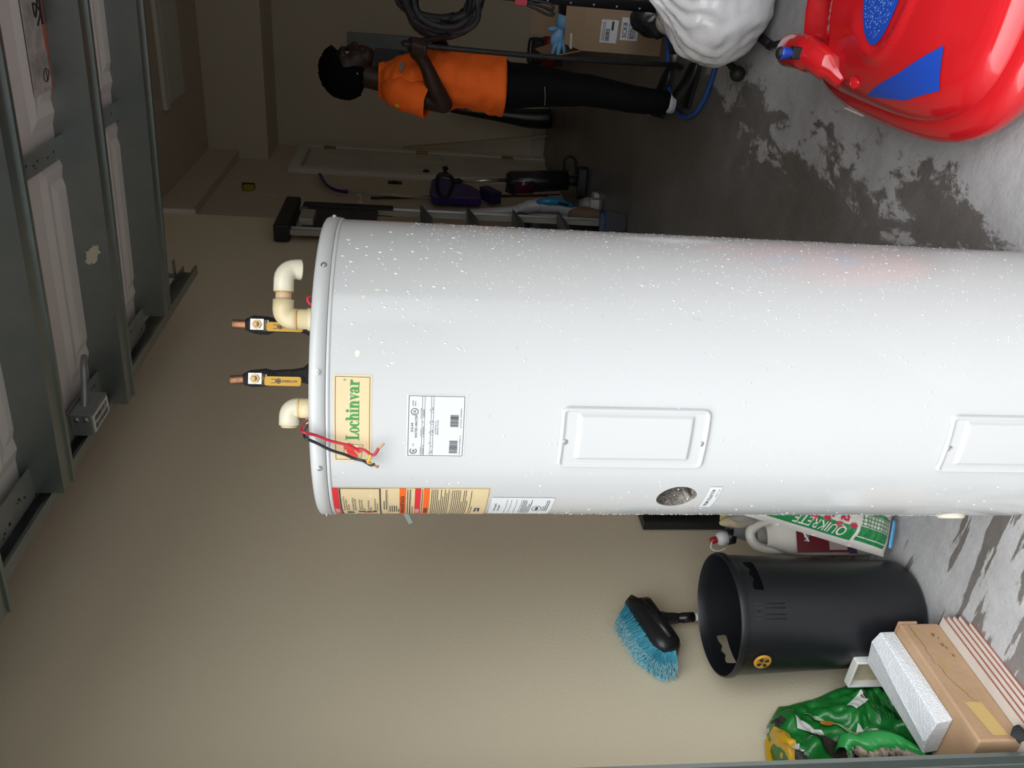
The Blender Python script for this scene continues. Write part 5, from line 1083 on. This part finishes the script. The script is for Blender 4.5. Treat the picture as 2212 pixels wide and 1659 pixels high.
# head: skull, cheek, jaw, chin, brow, nose, lips, ears
q.ball((-.640, 4.10, 1.612), (.093, .073, .100), 20); q.ball((-.592, 4.10, 1.565), (.060, .060, .070), 18); q.ball((-.572, 4.10, 1.515), (.042, .045, .032), 16); q.ball((-.556, 4.10, 1.500), (.022, .024, .020), 12)
q.ball((-.556, 4.10, 1.628), (.022, .052, .016), 14); cap(q, (-.545, 4.10, 1.612), (-.522, 4.10, 1.572), .009, .013); q.ball((-.532, 4.10, 1.566), (.013, .019, .010), 10)
q.ball((-.535, 4.10, 1.540), (.014, .024, .009), 12); q.ball((-.538, 4.10, 1.526), (.014, .023, .010), 12)
for s in (-1, 1): q.ball((-.640, 4.10+.076*s, 1.578), (.020, .010, .031), 12); q.ball((-.588, 4.10+.038*s, 1.575), (.030, .022, .028), 12)
chain(q, [(-.655, 4.10, 1.55), (-.672, 4.10, 1.44), (-.675, 4.10, 1.38)], [.052, .055, .07])
# trunk and limbs under the clothes
chain(q, [(-.675, 4.10, 1.36), (-.655, 4.10, 1.15), (-.655, 4.10, .95)], [.095, .095, .10]); cap(q, (-.69, 3.98, 1.375), (-.675, 4.22, 1.375), .05)
chain(q, [(-.655, 4.04, .93), (-.625, 3.99, .51), (-.660, 3.965, .09)], [.08, .055, .040]); chain(q, [(-.655, 4.16, .93), (-.66, 4.24, .51), (-.725, 4.33, .09)], [.08, .055, .040])
# right arm: upper arm hangs, forearm folds up and forward, fist round the hose
E_, Wr, H_ = (-.722, 3.90, 1.165), (-.565, 3.872, 1.245), (-.520, 3.868, 1.276)
chain(q, [(-.692, 3.965, 1.372), (-.712, 3.925, 1.26), E_], [.050, .046, .044]); chain(q, [E_, (-.655, 3.885, 1.205), Wr, H_], [.044, .042, .030, .030])
q.ball((-.508, 3.866, 1.283), (.034, .022, .040), 14, Matrix.Rotation(R(-30), 3, 'Y'))
for k in range(4):
    o = Vector((.010-.004*k, 0, .026-.019*k)); b0 = Vector((-.500, 3.862, 1.283))+o; r = (.0098, .0102, .0098, .0086)[k]
    chain(q, [b0+Vector((-.012, -.022, 0)), b0+Vector((.020, -.030, 0)), b0+Vector((.040, -.010, 0)), b0+Vector((.036, .016, 0)), b0+Vector((.018, .022, 0))], [r, r, r*.96, r*.92, r*.82])
chain(q, [(-.522, 3.884, 1.300), (-.498, 3.898, 1.322), (-.470, 3.892, 1.326), (-.456, 3.876, 1.318)], [.013, .0115, .0105, .009])
# left arm reaches forward into the coil
chain(q, [(-.672, 4.235, 1.372), (-.640, 4.30, 1.25), (-.600, 4.325, 1.135)], [.050, .046, .042]); chain(q, [(-.600, 4.325, 1.135), (-.520, 4.25, 1.175), (-.470, 4.16, 1.205)], [.042, .036, .030])
q.ball((-.447, 4.125, 1.212), (.032, .034, .038), 14)
for k in range(4):
    b0 = Vector((-.430, 4.105, 1.238-.019*k)); r = (.0098, .0102, .0098, .0086)[k]
    chain(q, [b0, b0+Vector((.030, -.008, 0)), b0+Vector((.040, .016, 0)), b0+Vector((.024, .034, 0))], [r, r, r*.94, r*.85])
chain(q, [(-.455, 4.10, 1.240), (-.440, 4.078, 1.262), (-.415, 4.066, 1.266)], [.013, .011, .0095])
q.map(lambda p: p-PX)
pe = q.build('person', M_skin); pe.location = PX
md = pe.modifiers.new('skin', 'REMESH'); md.mode = 'VOXEL'; md.voxel_size = .006; md.use_smooth_shade = True
md = pe.modifiers.new('soft', 'SMOOTH'); md.factor = .5; md.iterations = 4
tag(pe, 'worker in an orange t-shirt and black trousers holding a coil of dark hose', 'person')
# hair: short coils, clear of the face and ears
q = MB(); q.ball((0, 0, 0), (.124, .106, .116), 96)
def hr(p):
    d = p.normalized(); face = max(0, d.x*.92-max(d.z, 0)*1.5+min(d.z, 0)*.2-.08); lowc = max(0, -d.z-.55)*.8
    k = 1-.55*min(1, face*2.2)-.5*min(1, lowc)+.06*abs(nz(d, 12, 2))+.07*nz(d, 30, 3); return Vector((-.644, 4.10, 1.618))+p*k
q.map(hr); q.build('hair', M_hair, pe)
for s in (-1, 1):
    q = MB(); q.ball((-.556, 4.10+.030*s, 1.603), .0115, 12); e_ = q.build('eye', mat('eye_white', (.20, .18, .17), .2), pe); q = MB(); q.ball((-.5482, 4.10+.032*s, 1.603), .0080, 10); q.build('iris', M_hair, e_)
q = MB(); q.ball((-.636, 4.010, 1.555), .005, 10); q.build('ear_stud', mat('stud_silver', (.8, .8, .82), .15, 1.0), pe)
# shirt
def loft(rings, n=48, wr=None, seed=1):
    """rings: (z, cx, cy, rx, ry)"""
    q = MB(); R_ = []
    for i in range(len(rings)-1):
        for k in range(5): t = k/5; R_.append([rings[i][j]+(rings[i+1][j]-rings[i][j])*t for j in range(5)])
    R_.append(list(rings[-1])); vs = []
    for (z, cx, cyy, rx, ry) in R_:
        for k in range(n):
            a = 2*PI*k/n; p = Vector((cx+rx*math.cos(a), cyy+ry*math.sin(a), z))
            w_ = (wr or .019)*((1-2*abs(nz((p.x*.7, p.y*.7, p.z*1.6+.6*p.x), 9, seed)))+.6*nz(p, 22, seed+1)); dd = Vector((math.cos(a), math.sin(a), 0)); vs.append(p+dd*w_)
    q.add(vs, [(i*n+k, i*n+(k+1) % n, (i+1)*n+(k+1) % n, (i+1)*n+k) for i in range(len(R_)-1) for k in range(n)], True); return q
sh_o = loft([(.878, -.658, 4.10, .126, .165), (.95, -.650, 4.10, .122, .165), (1.05, -.642, 4.10, .118, .160), (1.15, -.648, 4.10, .120, .165), (1.26, -.664, 4.10, .122, .178), (1.34, -.678, 4.10, .112, .186), (1.39, -.684, 4.10, .092, .165), (1.425, -.678, 4.10, .074, .115), (1.448, -.672, 4.10, .064, .072), (1.462, -.670, 4.10, .060, .064)]).build('shirt', M_shirt, pe, solid=.004)
for (pts) in ([(-.690, 4.00, 1.385), (-.695, 3.955, 1.365), (-.708, 3.930, 1.30), (-.715, 3.915, 1.235)], [(-.674, 4.20, 1.385), (-.668, 4.245, 1.365), (-.655, 4.275, 1.30), (-.645, 4.295, 1.235)]):
    q = MB(); P = smooth_path(pts, 6); q.tube(P, [.060+.016*i/(len(P)-1) for i in range(len(P))], 28, caps=False); q.map(lambda p: p+Vector((nz(p, 20, 5), nz(p, 20, 6), nz(p, 20, 7)))*.010).build('sleeve', M_shirt, pe, solid=.004)
q = MB(); q.lathe([(.0001, .002), (.011, .0015), (.012, 0)], 16, (-.742, 3.880, 1.372), along((-.55, -.80, .2))); q.build('shoulder_patch', mat('patch_yellow', (.70, .42, .03), .6), pe)
q = MB(); q.box((-.585, 3.955, 1.355), (.045, .006, .016), RZ(32) @ RY(12)); q.build('chest_badge', mat('badge_grey', (.16, .15, .14), .4), pe)
# trousers
q = MB(); q.ball((-.655, 4.10, .895), (.118, .152, .10), 20)
chain(q, [(-.655, 4.035, .90), (-.640, 4.00, .70), (-.635, 3.985, .50), (-.655, 3.965, .30), (-.662, 3.962, .135)], [.098, .088, .074, .066, .060]); chain(q, [(-.655, 4.165, .90), (-.655, 4.21, .70), (-.668, 4.255, .50), (-.710, 4.30, .30), (-.728, 4.325, .135)], [.098, .088, .072, .064, .058])
q.map(lambda p: p+Vector((nz(p, 15, 8), nz(p, 15, 9), 0))*.012); tr = q.build('trousers', M_trou, pe)
md = tr.modifiers.new('cloth', 'REMESH'); md.mode = 'VOXEL'; md.voxel_size = .008; md.use_smooth_shade = True
md = tr.modifiers.new('soft', 'SMOOTH'); md.factor = .5; md.iterations = 6
q = MB(); q.tube(smooth_path([(-.62, 3.898, .708), (-.66, 3.905, .70), (-.705, 3.93, .695)], 4), .0022, 6); q.build('pocket_zip', mat('zip_silver', (.42, .42, .44), .3, .8), pe)
def shoe(heel, toe, name='shoe'):
    heel, toe = Vector(heel), Vector(toe); d = (toe-heel); L_ = d.length; d.normalize(); sd_ = Vector((-d.y, d.x, 0)); q = MB(); vs = []; n = 14
    secs = [(0, .022, .050), (.04, .034, .085), (.15, .039, .098), (.30, .040, .092), (.45, .043, .070), (.62, .048, .056), (.80, .047, .046), (.93, .035, .036), (1.0, .015, .022)]
    for (t, w_, h_) in secs:
        for k in range(n):
            a = 2*PI*k/n; x = math.cos(a)*w_; z = max(math.sin(a), -.55); z = (z+.55)/1.55*h_+.004; vs.append(heel+d*(t*L_)+sd_*x*(1 if math.sin(a) < .3 else .92)+UP*z)
    q.add(vs, [(i*n+k, i*n+(k+1) % n, (i+1)*n+(k+1) % n, (i+1)*n+k) for i in range(len(secs)-1) for k in range(n)]+[tuple(reversed(range(n))), tuple((len(secs)-1)*n+k for k in range(n))], True)
    s_ = q.build(name, M_shoe, pe, sub=1)
    q = MB(); vs = []
    for z in (.001, .020):
        for (t, w_, h_) in secs: vs.append(heel+d*(t*L_)+sd_*(w_+.003)+UP*z)
        for (t, w_, h_) in reversed(secs): vs.append(heel+d*(t*L_)-sd_*(w_+.003)+UP*z)
    m_ = len(secs)*2; q.add(vs, [tuple(reversed(range(m_))), tuple(range(m_, 2*m_))]+[(i, (i+1) % m_, m_+(i+1) % m_, m_+i) for i in range(m_)]); q.build('sole', M_dark, s_)
shoe((-.675, 3.955, 0), (-.435, 3.905, 0)); shoe((-.800, 4.345, 0), (-.535, 4.315, 0))
for (a, b_) in (((-.662, 3.962, .155), (-.663, 3.96, .075)), ((-.735, 4.33, .155), (-.745, 4.335, .075))): q = MB(); q.tube([a, b_], .046, 18); q.build('sock', M_sock, pe)

# ------------------------------------------------------------------ coil of hose in his hands
hc = thing('hose_coil', 'thick coil of dark grey hose held by the worker, one end hanging down', 'hose', (-.30, 4.05, 1.0))
M_hose = mat('hose_charcoal', (.030, .030, .033), .6, var=(30, .5, (.05, .048, .05)), bump=(160, .3)); M_hose2 = mat('hose_black', (.012, .012, .014), .5, bump=(160, .3))
rnd = random.Random(17)
for k in range(22):
    cx, cz = -.285+rnd.uniform(-.02, .03), 1.185+rnd.uniform(-.02, .02); ra, rb_ = rnd.uniform(.10, .165), rnd.uniform(.125, .185); yo = 4.02+rnd.uniform(-.07, .05); tl = rnd.uniform(-.25, .25); ph = rnd.uniform(0, 6.28); tw = rnd.uniform(-.5, .5)
    pts = []
    for j in range(33):
        a = ph+2*PI*j/32*.97; x, z = ra*math.cos(a), rb_*math.sin(a); x, z = x*math.cos(tw)-z*math.sin(tw), x*math.sin(tw)+z*math.cos(tw); pts.append((cx+x, yo+tl*z+.02*math.sin(2*a+ph), cz+z+.01*math.sin(3*a+k)))
    q = MB(); q.tube(pts, .0125, 9); q.build('hose_loop', M_hose if k % 3 else M_hose2, hc)
q = MB(); q.tube(smooth_path([(-.42, 4.02, 1.10), (-.455, 3.95, 1.20), (-.474, 3.865, 1.345), (-.477, 3.864, 1.30), (-.480, 3.864, 1.20), (-.486, 3.87, .90), (-.490, 3.89, .60), (-.495, 3.95, .30), (-.50, 4.02, .10), (-.515, 4.10, .03), (-.53, 4.16, .016), (-.52, 4.205, .022)], 8), .0115, 10); q.build('hanging_end', M_hose2, hc)

# ------------------------------------------------------------------ red ride-on bumper car
CX, CY, CA, CB_ = .04, 2.10, .395, .505
rc = thing('ride_on_car', 'shiny red plastic ride-on toy car with a blue joystick', 'toy car', (CX, CY, 0))
M_cr = mat('toy_red', (.56, .011, .016), .13, coat=.5); M_cb = mat('toy_blue', (.015, .065, .42), .25); M_cdk = mat('toy_red_dark', (.40, .008, .015), .2)
def sup(t, e=3.4):            # rounded-rectangle outline, unit size
    c, s_ = math.cos(t), math.sin(t); return (math.copysign(abs(c)**(2/e), c), math.copysign(abs(s_)**(2/e), s_))
def stack(levels, n=96):      # (grow, z)
    q = MB(); vs = []
    for (g_, z) in levels:
        for k in range(n): x, y = sup(2*PI*k/n); vs.append((CX+x*(CA+g_), CY+y*(CB_+g_), z))
    q.add(vs, [(i*n+k, i*n+(k+1) % n, (i+1)*n+(k+1) % n, (i+1)*n+k) for i in range(len(levels)-1) for k in range(n)], True); return q
stack([(-.09, .026), (-.03, .028), (0, .042), (.010, .068), (.008, .096), (-.012, .116), (-.035, .124), (-.06, .124)]).build('bumper_ring', M_cr, rc)
stack([(-.16, .010), (-.07, .012), (-.06, .03)]).build('underbody', M_dark, rc)
sst = lambda a, b_, v: (lambda t: t*t*(3-2*t))(max(0, min(1, (v-a)/(b_-a))))
def carh(x, y):               # height of the moulded shell over the outline
    u, v = abs(x-CX)/(CA-.03), abs(y-CY)/(CB_-.03); r = min(1, (u**3.4+v**3.4)**(1/3.4))
    h_ = .118+.125*(1-r**3.6)**.62+.075*(y-2.0)*sst(1.0, .75, r)
    cock = sst(2.205, 2.235, y)*sst(.84, .70, (min(1, (u**3.4+(max(0, y-2.2)/.42)**3.4)**(1/3.4))))
    rib = .010*sst(.10, .0, abs(math.hypot((x-CX)/.235, (y-1.985)/.118)-1.0))*(1 if y < 2.2 else 0)
    return h_-(h_-.135)*cock+rib
q = MB(); n, m_ = 120, 56; vs = []
for j in range(m_+1):
    r = (j/m_)**.8
    for k in range(n): x, y = sup(2*PI*k/n); X_, Y_ = CX+x*(CA-.03)*r, CY+y*(CB_-.03)*r; vs.append((X_, Y_, carh(X_, Y_)))
q.add(vs, [(j*n+k, j*n+(k+1) % n, (j+1)*n+(k+1) % n, (j+1)*n+k) for j in range(m_) for k in range(n)], True); q.map(lambda p: p).build('body_shell', M_cr, rc)
def hood(name, m, pts, off=.003, rings=12, par=rc):
    """polygon in plan laid on the shell"""
    pts = [(p[0]+(w[0]-p[0])*s/6, p[1]+(w[1]-p[1])*s/6) for p, w in zip(pts, pts[1:]+pts[:1]) for s in range(6)]
    q = MB(); cx_ = sum(p[0] for p in pts)/len(pts); cy_ = sum(p[1] for p in pts)/len(pts); K = len(pts); vs = []
    for j in range(rings+1):
        for p in pts: X_, Y_ = cx_+(p[0]-cx_)*j/rings, cy_+(p[1]-cy_)*j/rings; vs.append((X_, Y_, carh(X_, Y_)+off))
    q.add(vs, [(j*K+k, j*K+(k+1) % K, (j+1)*K+(k+1) % K, (j+1)*K+k) for j in range(rings) for k in range(K)], True); return q.build(name, m, par)
EX, EY, EA, EB = CX-.005, 1.985, .205, .080
bd_ = hood('oval_badge', M_cb, [(EX+EA*math.cos(2*PI*k/48), EY+EB*math.sin(2*PI*k/48)) for k in range(48)], .004)
q = MB(); rnd = random.Random(6); M_dots = mat('badge_dots', (.30, .55, .80), .3)
for k in range(1500):
    u, v = rnd.uniform(-1, 1), rnd.uniform(-1, 1)
    if u*u+v*v > .84 or abs(u) < .34: continue
    X_, Y_ = EX+EA*u, EY+EB*v; r = rnd.choice((.0009, .0013, .0017)); q.add([(X_+r, Y_, carh(X_+r, Y_)+.0052), (X_, Y_+r, carh(X_, Y_+r)+.0052), (X_-r, Y_, carh(X_-r, Y_)+.0052), (X_, Y_-r, carh(X_, Y_-r)+.0052)], [(0, 1, 2, 3)])
tag(q.build('badge_dots', M_dots, bd_), kind='stuff')
hood('blue_inset', M_cb, [(-.292, 2.04), (-.215, 1.88), (-.14, 1.76), (-.23, 1.755), (-.272, 1.87)], .004)
hood('blue_inset', M_cb, [(2*CX-x, y) for (x, y) in [(-.292, 2.04), (-.215, 1.88), (-.14, 1.76), (-.23, 1.755), (-.272, 1.87)]], .004)
for sx_ in (-1, 1):
    p = Vector((CX+sx_*.305, 2.075, .195)); d = Vector((sx_*.45, .35, .80)).normalized(); q = MB(); q.tube([p-d*.03, p+d*.016, p+d*.019, p+d*.014], [.0185, .0165, .012, .009], 18); q.build('peg', M_cr, rc)
    bx_ = CX+sx_*.268
    q = MB(); q.tube(smooth_path([(bx_+sx_*.045, 2.16, .185), (bx_+sx_*.012, 2.20, .232), (bx_, 2.25, .252), (bx_+sx_*.004, 2.36, .248), (bx_+sx_*.02, 2.46, .215), (bx_+sx_*.02, 2.52, .15)], 5), [.030]*4+[.040]*6+[.046]*8+[.042]*8, 18); q.build('arm_rest', M_cr, rc)
    q = MB(); q.rbox((bx_-sx_*.002, 2.245, .296), (.030, .026, .03), .004); jb = q.build('joystick_base', M_dark, rc, bevel=.002)
    q = MB(); q.tube([(bx_, 2.245, .306), (bx_, 2.245, .316), (bx_-.001, 2.244, .334), (bx_-.001, 2.244, .342)], [.0105, .0125, .0165, .0160], 18); q.build('joystick', M_cb, rc)
    q = MB(); q.ball((bx_-.001, 2.244, .343), (.0160, .0160, .010), 16); q.build('joystick_cap', M_dark, rc)
q = MB(); q.tube(smooth_path([(CX-.09, 2.50, .15), (CX-.07, 2.53, .24), (CX, 2.54, .27), (CX+.07, 2.53, .24), (CX+.09, 2.50, .15)], 6), .045, 16); q.build('seat_back', M_cr, rc)
q = MB(); q.rbox((CX, 2.37, .145), (.26, .22, .05), .05); q.build('seat', M_dark, rc, bevel=.015)
q = MB()
for k in range(8): q.bounds((CX-CA-.012, 2.20+.014*k, .070), (CX-CA-.0085, 2.209+.014*k, .092))
tag(q.build('bumper_print', mat('print_pale', (.75, .70, .66), .4), rc), kind='stuff')
